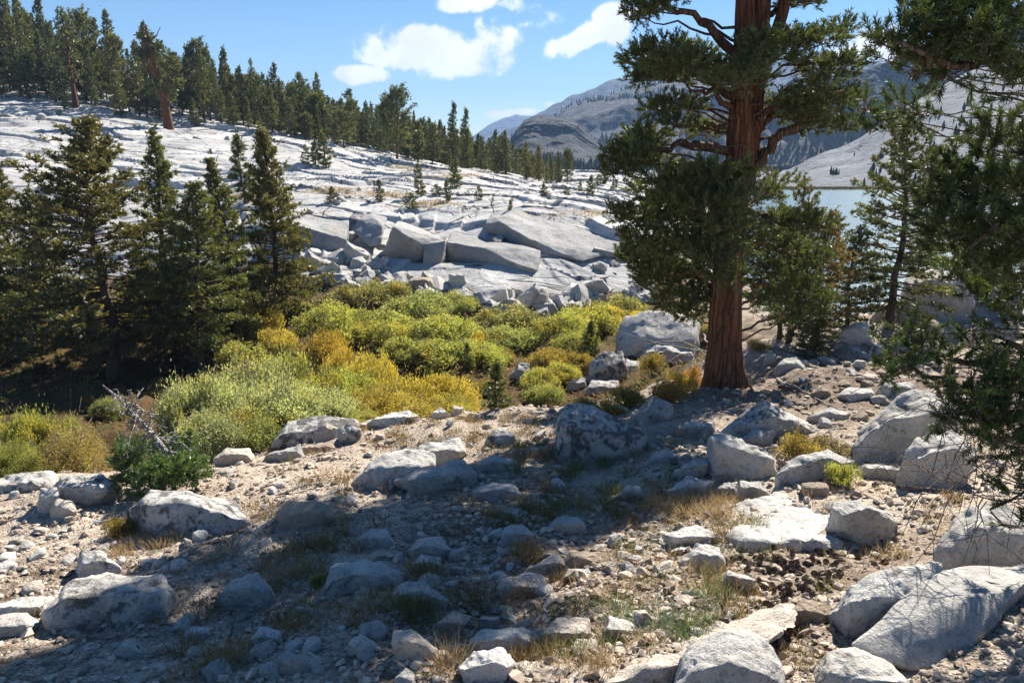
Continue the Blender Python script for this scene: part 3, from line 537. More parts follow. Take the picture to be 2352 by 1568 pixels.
B = outlined
ROCKS = [
 ('boulder', 'big pointed boulder with black lichen cap, in shade beside the open gravel', [(1278, 945), (1300, 922), (1360, 930), (1420, 958), (1487, 1000), (1472, 1028), (1400, 1050), (1330, 1062), (1284, 1048), (1274, 985)], GREY, .85, 14, .85, .62),
 ('boulder', 'grey boulder in tree shade just behind the black capped boulder', [(1442, 962), (1470, 935), (1500, 906), (1548, 930), (1540, 955), (1470, 978)], BLUE, .6, 12, .7, .6),
 ('boulder', 'large hump backed boulder with dark shaded front, downhill of the big pine', [(1645, 1002), (1672, 975), (1700, 950), (1755, 925), (1810, 945), (1860, 968), (1895, 985), (1880, 1003), (1760, 1010), (1660, 1012)], GREY, .65, 14, .6, .7),
 ('boulder', 'sharp edged white block with a flat sloping top, in full sun', [(1632, 1000), (1655, 997), (1722, 1012), (1780, 1042), (1782, 1092), (1742, 1104), (1660, 1098), (1632, 1092), (1627, 1050)], WHITE, .35, 40, .6, None),
 ('boulder', 'lens shaped rock leaning behind the sharp white block', [(1700, 1012), (1730, 985), (1782, 989), (1776, 1012), (1730, 1024)], GREY, .4, 14, .6, .6),
 ('boulder', 'smooth low grey boulder between two bushes, right of the white block', [(1778, 1090), (1828, 1050), (1900, 1034), (1962, 1058), (1952, 1098), (1850, 1112), (1790, 1108)], GREY, .45, 12, .6, .7),
 ('boulder', 'long ramp like boulder speckled with lichen, largest on the sunny slope', [(1960, 1025), (1998, 960), (2050, 925), (2105, 905), (2180, 912), (2200, 990), (2130, 1040), (2080, 1062), (1985, 1062)], GREY, .6, 16, .8, .75),
 ('boulder', 'round pale boulder with a faceted front, under the dark pine branch', [(2082, 1045), (2108, 1003), (2190, 985), (2245, 1048), (2225, 1095), (2150, 1124), (2105, 1085)], WHITE, .3, 16, .8, .65),
 ('rock_slab', 'thin pale slab propped in front of the ramp like boulder', [(1975, 1066), (2040, 1063), (2110, 1080), (2112, 1104), (2060, 1108), (1995, 1102)], WHITE, .3, 24, .8, .75),
 ('boulder', 'bright white wedge boulder resting on the sunlit flat slab', [(1912, 1165), (1930, 1155), (1990, 1152), (2045, 1172), (2068, 1205), (2035, 1248), (1990, 1250), (1920, 1205)], WHITE, .3, 26, .7, .8),
 ('rock_slab', 'broad flat sunlit slab bedded in the soil above the pine cones', [(1675, 1240), (1720, 1205), (1765, 1188), (1830, 1172), (1925, 1182), (1965, 1232), (1940, 1274), (1850, 1255), (1720, 1262)], WHITE, .3, 20, 1.6, .40),
 ('boulder', 'big rounded boulder under dangling twigs at the edge of the view', [(2172, 1260), (2185, 1210), (2225, 1165), (2300, 1150), (2380, 1190), (2420, 1290), (2300, 1318), (2190, 1300)], WHITE, .2, 12, .8, .6),
 ('boulder', 'smooth grey boulder dappled by shade behind the tilted slab', [(1918, 1395), (1950, 1345), (2050, 1308), (2165, 1292), (2130, 1365), (2010, 1450), (1945, 1470)], GREY, .4, 12, .8, .65),
 ('boulder', 'broad rounded boulder in dappled shade at the lower edge of the view', [(1530, 1590), (1575, 1502), (1665, 1452), (1745, 1462), (1790, 1520), (1810, 1600), (1650, 1640)], GREY, .35, 12, .9, .6),
 ('rock_slab', 'long pale slab running behind the broad dappled boulder', [(1340, 1585), (1440, 1540), (1590, 1480), (1750, 1420), (1835, 1405), (1830, 1440), (1680, 1480), (1560, 1560), (1450, 1600)], PINK, .15, 22, .9, .7),
 ('rock', 'small reddish brown cracked rock next to the dappled boulders', [(1812, 1402), (1848, 1375), (1900, 1382), (1918, 1418), (1870, 1442), (1818, 1432)], BROWN, .1, 16, .8, .6),
 ('boulder', 'dark boulder wedged below the tilted slab', [(1880, 1540), (1905, 1500), (1965, 1484), (2040, 1520), (2110, 1580), (2000, 1620), (1880, 1610)], BLUE, .5, 12, .8, .6),
 ('boulder', 'large flat topped boulder blotched with purple grey lichen', [(292, 1165), (340, 1120), (430, 1124), (520, 1158), (578, 1196), (540, 1222), (440, 1230), (345, 1212), (300, 1195)], GREY, .75, 13, .7, .68),
 ('boulder', 'grey domed boulder half in shade behind golden grass', [(633, 1178), (668, 1150), (740, 1154), (770, 1190), (742, 1214), (650, 1212)], BROWN, .35, 10, .7, .6),
 ('boulder', 'largest shaded boulder with blue grey face and dark lichen blotches', [(98, 1412), (160, 1340), (250, 1313), (370, 1324), (395, 1360), (380, 1408), (275, 1418), (225, 1440), (120, 1436)], BLUE, .68, 12, .7, .62),
 ('boulder', 'pointed lichen spotted rock right behind the largest shaded boulder', [(172, 1302), (190, 1262), (232, 1264), (282, 1310), (262, 1326), (180, 1326)], GREY, .6, 13, .8, .6),
 ('boulder', 'smooth triangular boulder in shade with one long sloping side', [(483, 1386), (530, 1332), (590, 1309), (620, 1350), (612, 1385), (520, 1402)], BLUE, .25, 13, .7, .65),
 ('boulder', 'wide pale block catching a patch of sun, in the shaded grass', [(738, 1362), (758, 1300), (870, 1289), (928, 1315), (912, 1350), (830, 1362), (760, 1374)], WHITE, .3, 18, .7, .65),
 ('rock', 'small peaked blue grey rock in dry grass, above the wide pale block', [(800, 1256), (850, 1214), (886, 1211), (910, 1250), (862, 1266)], BLUE, .35, 13, .8, .6),
 ('rock', 'rounded rock with a reddish side next to the small peaked rock', [(935, 1262), (960, 1235), (1012, 1234), (1042, 1266), (1000, 1282), (950, 1277)], GREY, .25, 11, .8, .6),
 ('rock', 'small loaf shaped rock in shade right of the wide pale block', [(936, 1302), (970, 1275), (1012, 1280), (1014, 1300), (962, 1312)], WHITE, .3, 11, .8, .6),
 ('boulder', 'sloping pale boulder with a dark grass tuft at its foot', [(898, 1362), (928, 1335), (970, 1334), (1028, 1376), (1022, 1396), (960, 1402), (905, 1388)], GREY, .3, 15, .8, .7),
 ('rock_slab', 'long white slab of bedrock half in sun on the gravel', [(800, 1112), (850, 1062), (930, 1030), (1000, 1036), (1000, 1068), (900, 1102), (850, 1125)], WHITE, .35, 20, .9, .6),
 ('rock_slab', 'upper white slab with broken edge, butting the long white slab', [(945, 1045), (960, 1022), (1055, 1003), (1072, 1035), (1010, 1072), (970, 1068)], WHITE, .25, 22, .9, .6),
 ('boulder', 'long rounded shaded boulder lying against the white slabs', [(905, 1102), (960, 1075), (1062, 1058), (1098, 1086), (1082, 1116), (960, 1132)], BLUE, .4, 11, .6, .65),
 ('boulder', 'low flat topped boulder in deep shade right of the white slabs', [(1083, 1066), (1130, 1044), (1192, 1055), (1182, 1082), (1100, 1087)], BLUE, .35, 12, .7, .65),
 ('rock', 'flat shaded rock downhill of the white slabs, ringed by dark grass', [(1083, 1126), (1130, 1104), (1182, 1115), (1192, 1136), (1130, 1152), (1090, 1147)], GREY, .25, 14, .8, .6),
 ('rock', 'squat white rock with black top lichen on the open gravel', [(1113, 1012), (1130, 985), (1160, 979), (1183, 1000), (1166, 1017), (1125, 1022)], WHITE, .7, 14, .8, .6),
 ('boulder', 'dark domed boulder rising at the edge of the willows', [(618, 1032), (660, 970), (740, 952), (822, 966), (826, 992), (790, 1012), (650, 1036)], GREY, .85, 12, .7, .65),
 ('rock', 'pinkish broken rock perched against the dark domed boulder', [(724, 1012), (722, 985), (750, 964), (778, 985), (770, 1012)], PINK, .25, 22, .8, .6),
 ('rock', 'lichen streaked rock standing on the far side of the pinkish broken rock', [(778, 1018), (775, 985), (800, 970), (828, 985), (822, 1012)], GREY, .7, 16, .8, .6),
 ('rock', 'domed pink and grey rock on the gravel by the willow edge', [(488, 1052), (520, 1028), (570, 1030), (582, 1056), (540, 1066), (495, 1066)], PINK, .55, 12, .8, .6),
 ('rock', 'wedge shaped rock pointing up at the foot of the dark domed boulder', [(598, 1060), (640, 1035), (692, 1018), (694, 1045), (650, 1062)], GREY, .55, 18, .8, .65),
 ('rock_slab', 'small brown slab lying flat before the pinkish broken rock', [(688, 1042), (700, 1020), (762, 1016), (768, 1030), (712, 1044)], BROWN, .25, 20, .8, .7),
 ('rock_slab', 'flat lichen covered slab at the brink by the brown willow', [(-30, 1110), (0, 1096), (70, 1088), (115, 1090), (110, 1116), (60, 1130), (-20, 1132)], GREY, .7, 18, .9, .6),
 ('rock_slab', 'wide pale slab with a black cracked front edge', [(118, 1118), (140, 1090), (232, 1084), (264, 1104), (258, 1126), (165, 1160), (130, 1152)], WHITE, .55, 18, .8, .55),
 ('rock', 'upright pale rock in front of the wide cracked slab', [(84, 1168), (92, 1120), (130, 1118), (138, 1160), (100, 1180)], WHITE, .2, 14, .8, .6),
 ('rock', 'round tan rock touching the upright pale rock', [(110, 1176), (130, 1145), (165, 1150), (180, 1176), (150, 1190)], PINK, .25, 10, .8, .6),
 ('rock', 'small shaded cone shaped rock in grass above the stone pile', [(1422, 1142), (1440, 1108), (1470, 1115), (1482, 1142), (1440, 1152)], WHITE, .25, 12, .8, .6),
 ('rock', 'pale arched rock with a grass tuft in front', [(1248, 1214), (1280, 1185), (1330, 1189), (1354, 1226), (1290, 1228)], GREY, .25, 14, .8, .65),
 ('rock', 'rounded block in half shade beside the pale arched rock', [(1143, 1246), (1160, 1208), (1202, 1204), (1234, 1226), (1212, 1252), (1160, 1256)], GREY, .25, 16, .8, .65),
 ('rock', 'tilted tan plate rising out of the grass at the shade border', [(1198, 1325), (1235, 1290), (1282, 1264), (1302, 1300), (1290, 1312), (1240, 1332)], PINK, .1, 30, .8, .7),
 ('rock', 'dark brown flat block in the stone pile', [(1298, 1292), (1308, 1266), (1412, 1268), (1402, 1292), (1320, 1312)], BROWN, .15, 26, .8, .75),
 ('rock_slab', 'flat pinkish plate in full sun below the tilted tan plate', [(1138, 1358), (1150, 1330), (1212, 1314), (1256, 1330), (1242, 1362), (1160, 1374)], PINK, .05, 26, .9, .5),
 ('boulder', 'knobbly white rock with a shaded hollow front, in the sun', [(1066, 1488), (1100, 1458), (1200, 1450), (1248, 1465), (1242, 1492), (1160, 1504), (1080, 1502)], WHITE, .05, 18, .7, .7),
 ('boulder', 'bright white block just below the knobbly white rock', [(1046, 1532), (1090, 1494), (1152, 1489), (1184, 1520), (1152, 1570), (1080, 1575)], WHITE, .05, 24, .8, .6),
 ('rock_slab', 'flat tan slab half sunk between grass tufts in the sun', [(1226, 1474), (1278, 1424), (1352, 1424), (1354, 1456), (1290, 1484)], PINK, .05, 22, .9, .5),
 ('rock_slab', 'thin white plate beside green grass blades', [(1382, 1452), (1400, 1420), (1472, 1438), (1480, 1456), (1410, 1464)], WHITE, .02, 30, .9, .5),
 ('rock', 'cracked pale boulder at the sunny end of the stone pile', [(1563, 1292), (1600, 1250), (1652, 1256), (1664, 1296), (1610, 1314)], WHITE, .25, 20, .8, .6),
 ('rock_slab', 'long flat white stone above the cracked pale boulder', [(1528, 1228), (1600, 1215), (1674, 1245), (1602, 1254), (1540, 1247)], WHITE, .25, 26, .9, .6),
 ('rock', 'leaning tan boulder in shade at the lower border', [(902, 1504), (904, 1450), (945, 1443), (1008, 1490), (1002, 1522), (950, 1524)], PINK, .3, 20, .8, .7),
 ('rock', 'jagged white rock in the dark lower grass', [(793, 1504), (830, 1454), (872, 1490), (852, 1508)], WHITE, .2, 26, .8, .6),
 ('rock', 'sunlit angular tan rock near the leaning tan boulder', [(983, 1458), (1040, 1408), (1084, 1414), (1042, 1454)], PINK, .05, 24, .8, .6),
 ('rock', 'squarish pink rock standing on edge', [(1093, 1452), (1108, 1412), (1147, 1417), (1132, 1454)], PINK, .03, 30, .8, .75),
 ('rock', 'flattish tan rock in the dark lower grass', [(636, 1548), (700, 1498), (744, 1520), (702, 1550)], PINK, .1, 18, .8, .6),
 ('rock', 'small egg shaped white rock alone on shaded soil', [(418, 1468), (440, 1436), (475, 1439), (484, 1466), (450, 1478)], WHITE, .15, 10, .8, .6),
 ('rock', 'pale rock half lit by a fleck of sun on shaded soil', [(566, 1484), (600, 1440), (642, 1449), (648, 1477), (590, 1496)], WHITE, .15, 18, .8, .6),
 ('rock', 'small grey pyramid shaped rock on the darkest soil', [(262, 1500), (295, 1466), (330, 1498), (300, 1512)], GREY, .25, 18, .8, .6),
 ('boulder', 'smooth boulder cut off by the edge of the view, below a sunlit one', [(-60, 1470), (-10, 1415), (60, 1406), (85, 1435), (40, 1468)], BLUE, .35, 11, .8, .6),
 ('boulder', 'long sunlit boulder against the largest shaded boulder', [(-40, 1412), (30, 1380), (112, 1372), (104, 1410), (30, 1425)], WHITE, .2, 11, .8, .6),
 ('rock', 'white plate leaning at the rim of the pine cones', [(1660, 1342), (1672, 1308), (1738, 1332), (1722, 1354)], WHITE, .05, 34, .7, .75),
 ('rock', 'low white rock at the foot of the sharp white block', [(1532, 1128), (1580, 1094), (1638, 1105), (1612, 1138), (1545, 1143)], WHITE, .2, 24, .8, .65),
 ('rock', 'square grey rock by the foot of the sharp white block', [(1692, 1142), (1700, 1104), (1742, 1103), (1768, 1136), (1722, 1153)], WHITE, .2, 28, .8, .65),
 ('rock', 'small pale block tucked between square grey rock and low white rock', [(1640, 1140), (1665, 1108), (1695, 1104), (1692, 1140), (1670, 1146)], WHITE, .15, 28, .8, .65),
 ('rock', 'grassy ledge rock on the shaded side of the sharp white block', [(1543, 1094), (1600, 1050), (1636, 1047), (1636, 1078), (1560, 1104)], GREY, .3, 18, .8, .6),
 ('rock', 'shaded round rock in the dark litter below the boulders', [(1483, 1068), (1500, 1040), (1530, 1029), (1557, 1045), (1532, 1068)], BLUE, .35, 11, .8, .6),
 ('rock', 'low oblong rock in the shadow of the trunk', [(1568, 992), (1578, 968), (1640, 969), (1644, 988), (1590, 998)], BLUE, .3, 12, .7, .75),
 ('boulder', 'round topped boulder on the gravel behind the big pine', [(1778, 848), (1800, 822), (1830, 819), (1854, 846), (1842, 858), (1790, 858)], GREY, .3, 13, .8, .6),
 ('rock', 'upright grey rock left of the round topped boulder behind the pine', [(1755, 832), (1758, 812), (1782, 812), (1784, 832), (1770, 836)], GREY, .3, 14, .8, .7),
 ('rock', 'low white rock in the litter beyond the hump backed boulder', [(1928, 908), (1950, 888), (2002, 889), (2014, 910), (1960, 923)], WHITE, .2, 12, .8, .6),
 ('rock', 'brown grey rock beside a pale flat stone in the litter', [(1862, 902), (1880, 886), (1905, 890), (1910, 905), (1880, 912)], BROWN, .2, 12, .8, .6),
 ('rock', 'grey angular rock under the low pine branch tip', [(2018, 893), (2025, 868), (2082, 874), (2104, 890), (2072, 908), (2040, 914)], GREY, .5, 18, .8, .65),
 ('rock', 'flat topped rock with layered side, right of the hump backed boulder', [(1862, 955), (1910, 935), (1955, 948), (1940, 965), (1880, 968)], GREY, .4, 20, .8, .65),
 ('standing_stone', 'narrow standing stone upright at the gravel brink', [(989, 945), (994, 910), (1002, 906), (1010, 912), (1013, 945)], PINK, .2, 20, .8, .8),
 ('rock', 'white rock right beside the narrow standing stone', [(984, 958), (1010, 936), (1034, 955), (1010, 962)], WHITE, .4, 20, .8, .6),
 ('rock', 'blocky pink and white rock at the brink', [(1033, 956), (1044, 932), (1066, 934), (1062, 956)], PINK, .15, 30, .8, .75),
 ('rock_slab', 'jumbled pale ledge at the brink below the yellow willow', [(843, 978), (880, 950), (940, 939), (962, 955), (900, 984)], WHITE, .45, 22, .8, .65),
 ('boulder', 'mottled white boulder standing alone among gully shrubs', [(1172, 862), (1190, 832), (1216, 834), (1224, 862), (1200, 878)], WHITE, .45, 14, .8, .6),
 ('boulder', 'huge white humped boulder spotted with lichen left of the big pine', [(1400, 825), (1420, 765), (1440, 716), (1482, 711), (1545, 720), (1605, 738), (1592, 792), (1480, 812)], WHITE, .6, 9, .8, .35),
 ('boulder', 'lower humped boulder with jet black streaked face', [(1344, 882), (1355, 830), (1385, 806), (1432, 800), (1445, 850), (1402, 884)], GREY, .85, 12, .7, .6),
 ('boulder', 'angular white boulder in front of the huge humped one', [(1464, 836), (1490, 790), (1560, 784), (1594, 812), (1580, 832), (1520, 840)], WHITE, .45, 18, .7, .65),
 ('boulder', 'small white boulder filling the gap between the humped ones', [(1418, 864), (1440, 825), (1472, 829), (1464, 858)], WHITE, .4, 14, .8, .65),
 ('rock', 'flat lichen rock in front of the black streaked boulder', [(1338, 906), (1360, 876), (1422, 873), (1424, 890), (1380, 908)], GREY, .65, 14, .8, .6),
 ('rock', 'pale rock at the low end of the humped boulder row', [(1298, 890), (1320, 868), (1348, 862), (1346, 888), (1315, 898)], GREY, .4, 16, .8, .65),
 ('boulder', 'big shaded boulder by the lake seen between pines', [(2065, 722), (2080, 640), (2150, 618), (2235, 640), (2240, 712), (2150, 728)], PINK, .25, 14, .7, .75),
 ('boulder', 'tall split boulder by the lake behind the dark branches', [(2225, 728), (2230, 665), (2290, 640), (2345, 660), (2350, 720), (2290, 735)], WHITE, .25, 16, .7, .75),
 ('boulder', 'shaded wedge boulder behind dead twigs', [(1915, 790), (1938, 748), (1990, 738), (2005, 780), (1960, 795)], PINK, .2, 18, .8, .7),
 ('boulder', 'pale flat boulder under the pines by the lake', [(2000, 730), (2040, 690), (2110, 680), (2120, 715), (2060, 738)], GREY, .25, 16, .8, .7),
]
RIDGES = {'sharp edged white block with a flat sloping top, in full sun': [(1636, 1012, .10), (1700, 1035, .08), (1776, 1058, .10), (1635, 1092, .02), (1742, 1102, .0)],
}
for (nm, lab, pts, colr, lich, p, dep, rf) in ROCKS:
    outlined(nm, lab, {'standing_stone': 'stone', 'rock_slab': 'rock slab'}.get(nm, nm), pts, colr, lich, p, dep, rf or .6, 1.0, RIDGES.get(lab), 5 if (max(q[0] for q in pts) - min(q[0] for q in pts)) > 120 else 4)

def points_rock(name, label, cat, pts, bevel, color, lich):
    SEED[0] += 1; rs = np.random.RandomState(SEED[0]); P = np.array([at_y(*q) for q in pts]); c = P.mean(0); V, Fc = hull_rock(P - c, bevel, 4, float(np.ptp(P, 0).max()), .45, rs)
    o = put(name, finish(mesh_from(name, V, [Fc], None, True)), M_ROCK, None, tuple(c), label, cat, None, 'thing'); o.color = color + (lich,)
ys = hit(2060, 1530)[1]; OUTL.append(np.array([(1958, 1482), (2085, 1380), (2250, 1300), (2420, 1290), (2420, 1420), (2150, 1545), (2040, 1520)], float))
points_rock('rock_slab', 'large tilted slab with a smooth pale face and dark undercut edge', 'rock slab', [(1958, 1480, ys + .02), (2040, 1516, ys - .03), (2148, 1541, ys - .04), (2172, 1528, ys), (2232, 1440, ys + .16), (2360, 1338, ys + .4), (2085, 1380, ys + .4), (2160, 1330, ys + .55), (2250, 1298, ys + .7), (2440, 1285, ys + .85), (1968, 1492, ys + .12), (2060, 1530, ys + .12), (2160, 1560, ys + .10), (2275, 1490, ys + .42), (2420, 1415, ys + .8), (2150, 1420, ys + .9), (2450, 1380, ys + 1.3)], .012, (1.0, .985, .96), .10)
# ledges and fallen blocks of the granite hillside: explicit points (u, v, distance)
def block(name, label, pts, p=40, sub=5, rough=.35, group=None, lich=.25, color=GREY, cat='ledge'):
    SEED[0] += 1; rs = np.random.RandomState(SEED[0]); P = np.array([at_y(*q) for q in pts]); c = P.mean(0)
    V, Fc = hull_rock(P - c, .006 if p > 20 else .03, 4, float(np.ptp(P, 0).max()), rough, rs)
    o = put(name, finish(mesh_from(name, V, [Fc], None, True), 30), M_LEDGE, None, tuple(c), label, cat, group, 'thing'); o.color = color + (lich,); return o
M_LEDGE = make_granite_mat('ledge_granite', .35, False, .0)
block('granite_ledge', 'massive jutting granite block with a dark overhung front', [(902, 520, 44.0), (940, 546, 43.6), (971, 562, 43.8), (880, 577, 44.6), (895, 602, 44.7), (950, 606, 44.3), (971, 594, 44.2), (917, 508, 47), (990, 531, 46.3), (1020, 550, 45), (930, 596, 48), (905, 560, 48)])
block('granite_ledge', 'square granite pillar carrying the near corner of the jutting block', [(974, 562, 43.9), (1024, 552, 44.2), (1024, 598, 44.2), (1006, 640, 43.2), (972, 630, 43.3), (985, 545, 46), (1026, 552, 47), (1012, 630, 45.4), (975, 600, 46)])
block('granite_ledge', 'long sloping granite slab with a straight shaded front edge', [(1027, 557, 45.0), (1114, 573, 43.6), (1188, 606, 42.3), (1233, 619, 41.9), (1021, 596, 45.1), (1100, 617, 43.7), (1188, 642, 42.4), (1226, 630, 42.0), (1040, 528, 48.3), (1130, 543, 46.2), (1242, 575, 44), (1040, 590, 47.4), (1240, 630, 44)])
block('granite_ledge', 'curved upper granite slab broken along its lower rim', [(1116, 517, 47.3), (1147, 508, 46.7), (1188, 526, 45.9), (1221, 551, 45.0), (1118, 532, 47.5), (1173, 560, 46.0), (1224, 582, 45), (1257, 577, 44.5), (1305, 592, 44.1), (1341, 601, 43.9), (1360, 585, 44.6), (1415, 579, 45.8), (1125, 490, 49.6), (1200, 470, 50.6), (1300, 478, 51), (1380, 508, 49.6), (1440, 555, 47.2), (1305, 602, 44.6), (1120, 540, 49.6), (1420, 585, 47.5)])
block('granite_ledge', 'square edged granite ledge with tan shaded front beside the dark pines', [(640, 510, 47), (699, 522, 46.2), (796, 549, 45.5), (640, 546, 47.1), (705, 557, 46.3), (743, 574, 45.5), (792, 573, 45.4), (670, 484, 49.8), (800, 507, 48.6), (800, 570, 47), (660, 540, 49)])
block('granite_ledge', 'rounded dark granite knob above the jutting block', [(807, 528, 47), (820, 505, 47.6), (860, 499, 47.6), (880, 518, 46.6), (876, 560, 45.6), (850, 568, 45.5), (833, 548, 46.2), (850, 487, 49.4), (890, 500, 48.6), (850, 565, 48)], 16)
block('granite_ledge', 'low granite rim in shadow at the far end of the curved slab', [(1362, 568, 45.2), (1415, 579, 45.3), (1462, 590, 45.8), (1362, 582, 45.3), (1400, 592, 45.2), (1380, 545, 49), (1470, 568, 49), (1440, 592, 47)])
block('granite_block', 'single loose block sitting on the bare slab', [(1128, 548, 46), (1150, 536, 46.3), (1158, 548, 45.8), (1150, 556, 45.3), (1132, 554, 45.5), (1150, 548, 47.0)], 20, 4, .8, None, .3, GREY, 'block')
block('granite_block', 'tan loose block perched high on the granite left of the knob', [(800, 500, 49.2), (815, 484, 50), (842, 486, 50), (842, 502, 49), (815, 506, 48.7), (840, 500, 51)], 20, 4, .8, None, .3, PINK, 'block')
for (lab, pts, colr) in [
    ('tall upended block standing like a crate at the foot of the long slab', [(1123, 661), (1166, 650), (1184, 684), (1178, 696), (1123, 694)], WHITE), ('leaning upended slab with a lit top edge beside the crate like block', [(1188, 683), (1231, 648), (1236, 665), (1210, 710), (1191, 700)], WHITE), ('pointed upended block with a speckled brown face', [(1223, 683), (1246, 660), (1259, 672), (1254, 703), (1232, 714), (1222, 702)], PINK), ('square block past the pointed upended one', [(1261, 676), (1283, 673), (1285, 699), (1261, 703)], WHITE),
    ('last low block of the upended row, towards the broken talus', [(1286, 691), (1319, 675), (1320, 700), (1288, 704)], GREY), ('wedge block lowest under the upended row', [(1217, 720), (1257, 703), (1262, 720), (1246, 737), (1222, 734)], WHITE), ('big dark speckled block under the jutting ledge', [(932, 652), (953, 636), (993, 638), (1000, 666), (964, 665)], BROWN), ('pale split block between dark speckled block and upended row', [(1030, 630), (1056, 624), (1071, 650), (1037, 660)], WHITE),
    ('long plate sliding down into the willows', [(1044, 667), (1063, 663), (1110, 698), (1083, 704)], WHITE), ('large lit plate leaning under the granite knob', [(796, 552), (787, 577), (805, 606), (843, 610), (852, 581)], WHITE), ('long bright beam shaped block below the tan fronted ledge', [(706, 573), (752, 602), (752, 620), (735, 618), (700, 586)], WHITE), ('low lit block at the brink of the olive willows', [(781, 614), (829, 616), (833, 629), (807, 638), (785, 634)], WHITE), ('flat white block nearest the slim pine', [(738, 626), (781, 620), (806, 636), (748, 645)], WHITE)]:
    outlined('granite_block', lab, 'block', pts, colr, .25, 34, .8, .7, .7, None, 4)
# the rock library for smaller stones and talus
def lib_rock(seed, angular, flat=1.0):
    rs = np.random.RandomState(seed); n = rs.randint(9, 14); N = unit(rs.randn(n, 3)); N = np.concatenate([N, [(0, 0, 1), (0, 0, -1), (1, .1, 0), (-1, 0, .1), (0, 1, .1), (.1, -1, 0)]])
    if angular: V, Fc = hull_rock(unit(rs.randn(15, 3)) * rs.uniform(.75, 1, (15, 1)) * (1, .9, .85), .012, 2, 1.8, .7, rs)
    else: Dd = rs.uniform(.62, .95, len(N)); V, Fc = poly_rock(unit(N), Dd, 3, 20, 1.6, 1.2, rs)
    V = V * (1, rs.uniform(.65, 1.0), flat * rs.uniform(.5, .8)); V[:, 2] -= V[:, 2].min() * .55; return finish(mesh_from('stone', V, [Fc], None, True), 26 if angular else 50)
ANG = [lib_rock(300 + i, True) for i in range(8)]; RND = [lib_rock(330 + i, False) for i in range(8)]; FLAT = [lib_rock(360 + i, True, .45) for i in range(6)]
for me in ANG + RND + FLAT: me.materials.append(M_ROCK)
rs = np.random.RandomState(11)
SCAT = []
def stone(me, p, s, name, label, cat, group, color, lich=.2, tilt=.35):
    o = put(name, me, None, None, tuple(p), label, cat, group); o.rotation_euler = (rs.uniform(-tilt, tilt), rs.uniform(-tilt, tilt), rs.uniform(0, 6.28))
    o.scale = (s * .5, s * .5 * rs.uniform(.8, 1.1), s * .5 * rs.uniform(.75, 1.1)); j = rs.uniform(.82, 1.1); o.color = (color[0] * j, color[1] * j, color[2] * j, lich); return o
# talus along the foot of the granite
def talus(poly, n, smin, smax, label, group, cap=None):
    u0, u1 = poly[0][0], poly[-1][0]
    for k in range(n):
        u = rs.uniform(u0, u1); vt = np.interp(u, [q[0] for q in poly], [q[1] for q in poly]); vb_ = np.interp(u, [q[0] for q in poly], [q[2] for q in poly]); v = rs.uniform(vt, vb_)
        p = hit(u, v, 25); s = smin + (smax - smin) * rs.rand() ** 2.2
        stone(ANG[rs.randint(8)], p - (0, 0, .1 * s), s, 'granite_block', label, 'block', group, WHITE if rs.rand() < .6 else GREY, .3, .7)
talus([(696, 585, 650), (780, 590, 655), (860, 600, 662), (960, 632, 680), (1000, 645, 690)], 110, .4, 2.6, 'angular pale talus block piled between the dark pines and the jutting ledge', 'talus blocks under the jutting ledge')
talus([(1060, 668, 700), (1130, 690, 712), (1230, 660, 730), (1300, 668, 722), (1350, 650, 712)], 46, .8, 3.0, 'large upended talus block at the foot of the long slab, above the willows', 'upended blocks below the long slab')
talus([(1350, 600, 700), (1410, 590, 700), (1490, 620, 690)], 46, .3, 1.5, 'broken talus block on the slope left of the big pine', 'talus on the slope left of the big pine')
talus([(560, 430, 470), (720, 470, 490), (880, 400, 450), (1000, 420, 450)], 34, .3, 1.2, 'loose block lying on the upper granite benches', 'loose blocks on the upper benches')
talus([(0, 210, 280), (150, 225, 300), (420, 300, 340), (640, 330, 370)], 24, .4, 2.4, 'white block lying below the hillside forest', 'blocks below the hillside forest')
talus([(1240, 410, 470), (1330, 430, 480), (1440, 450, 520)], 26, .4, 1.6, 'small block on the granite dome towards the lake', 'blocks on the far dome')

# loose stones over the terrace
EDGE = [(-50, 1130), (0, 1110), (480, 1070), (650, 1030), (820, 975), (1050, 950), (1280, 940), (1450, 935), (1550, 880), (1620, 850), (1750, 800), (2352, 790)]
def scatter(n, box, meshes, smin, smax, name, label, cat, group, colors, lich=.2, tilt=.35, power=2.0):
    k = 0
    while k < n:
        u = rs.uniform(box[0], box[1]); v = rs.uniform(box[2], box[3])
        if v < np.interp(u, [e[0] for e in EDGE], [e[1] for e in EDGE]): continue
        if 1600 < u < 1760 and v < 905 or under_rock(u, v): continue
        p = hit(u, v); s = smin + (smax - smin) * rs.rand() ** power
        SCAT.append((s / p[1], meshes[rs.randint(len(meshes))], p - (0, 0, .06 * s), s, name, label, cat, group, colors[rs.randint(len(colors))], lich, tilt)); k += 1
scatter(105, (1130, 1680, 1190, 1568), FLAT + ANG[:3], .07, .34, 'stone', 'flat angular pinkish stone in the sunny stone field', 'stone', 'angular stones of the sunny stone field', [PINK, PINK, WHITE, (1.0, .85, .72)], .03, .45)
scatter(34, (1230, 1560, 1230, 1330), ANG + FLAT, .10, .36, 'stone', 'broken stone in the half shaded stone pile', 'stone', 'broken stones in the half shaded pile', [PINK, GREY, (.95, .80, .68)], .1, .8, 1.3)
scatter(60, (0, 420, 1130, 1420), RND + FLAT[:2], .05, .24, 'stone', 'pale rounded stone on the sand near the pine shrub', 'stone', 'white stones on the pale sand', [WHITE, WHITE, PINK], .08)
scatter(70, (480, 1280, 960, 1130), RND + ANG[:4], .05, .24, 'stone', 'small stone on the open sunlit gravel above the shade', 'stone', 'stones on the open gravel', [WHITE, PINK, GREY], .15)
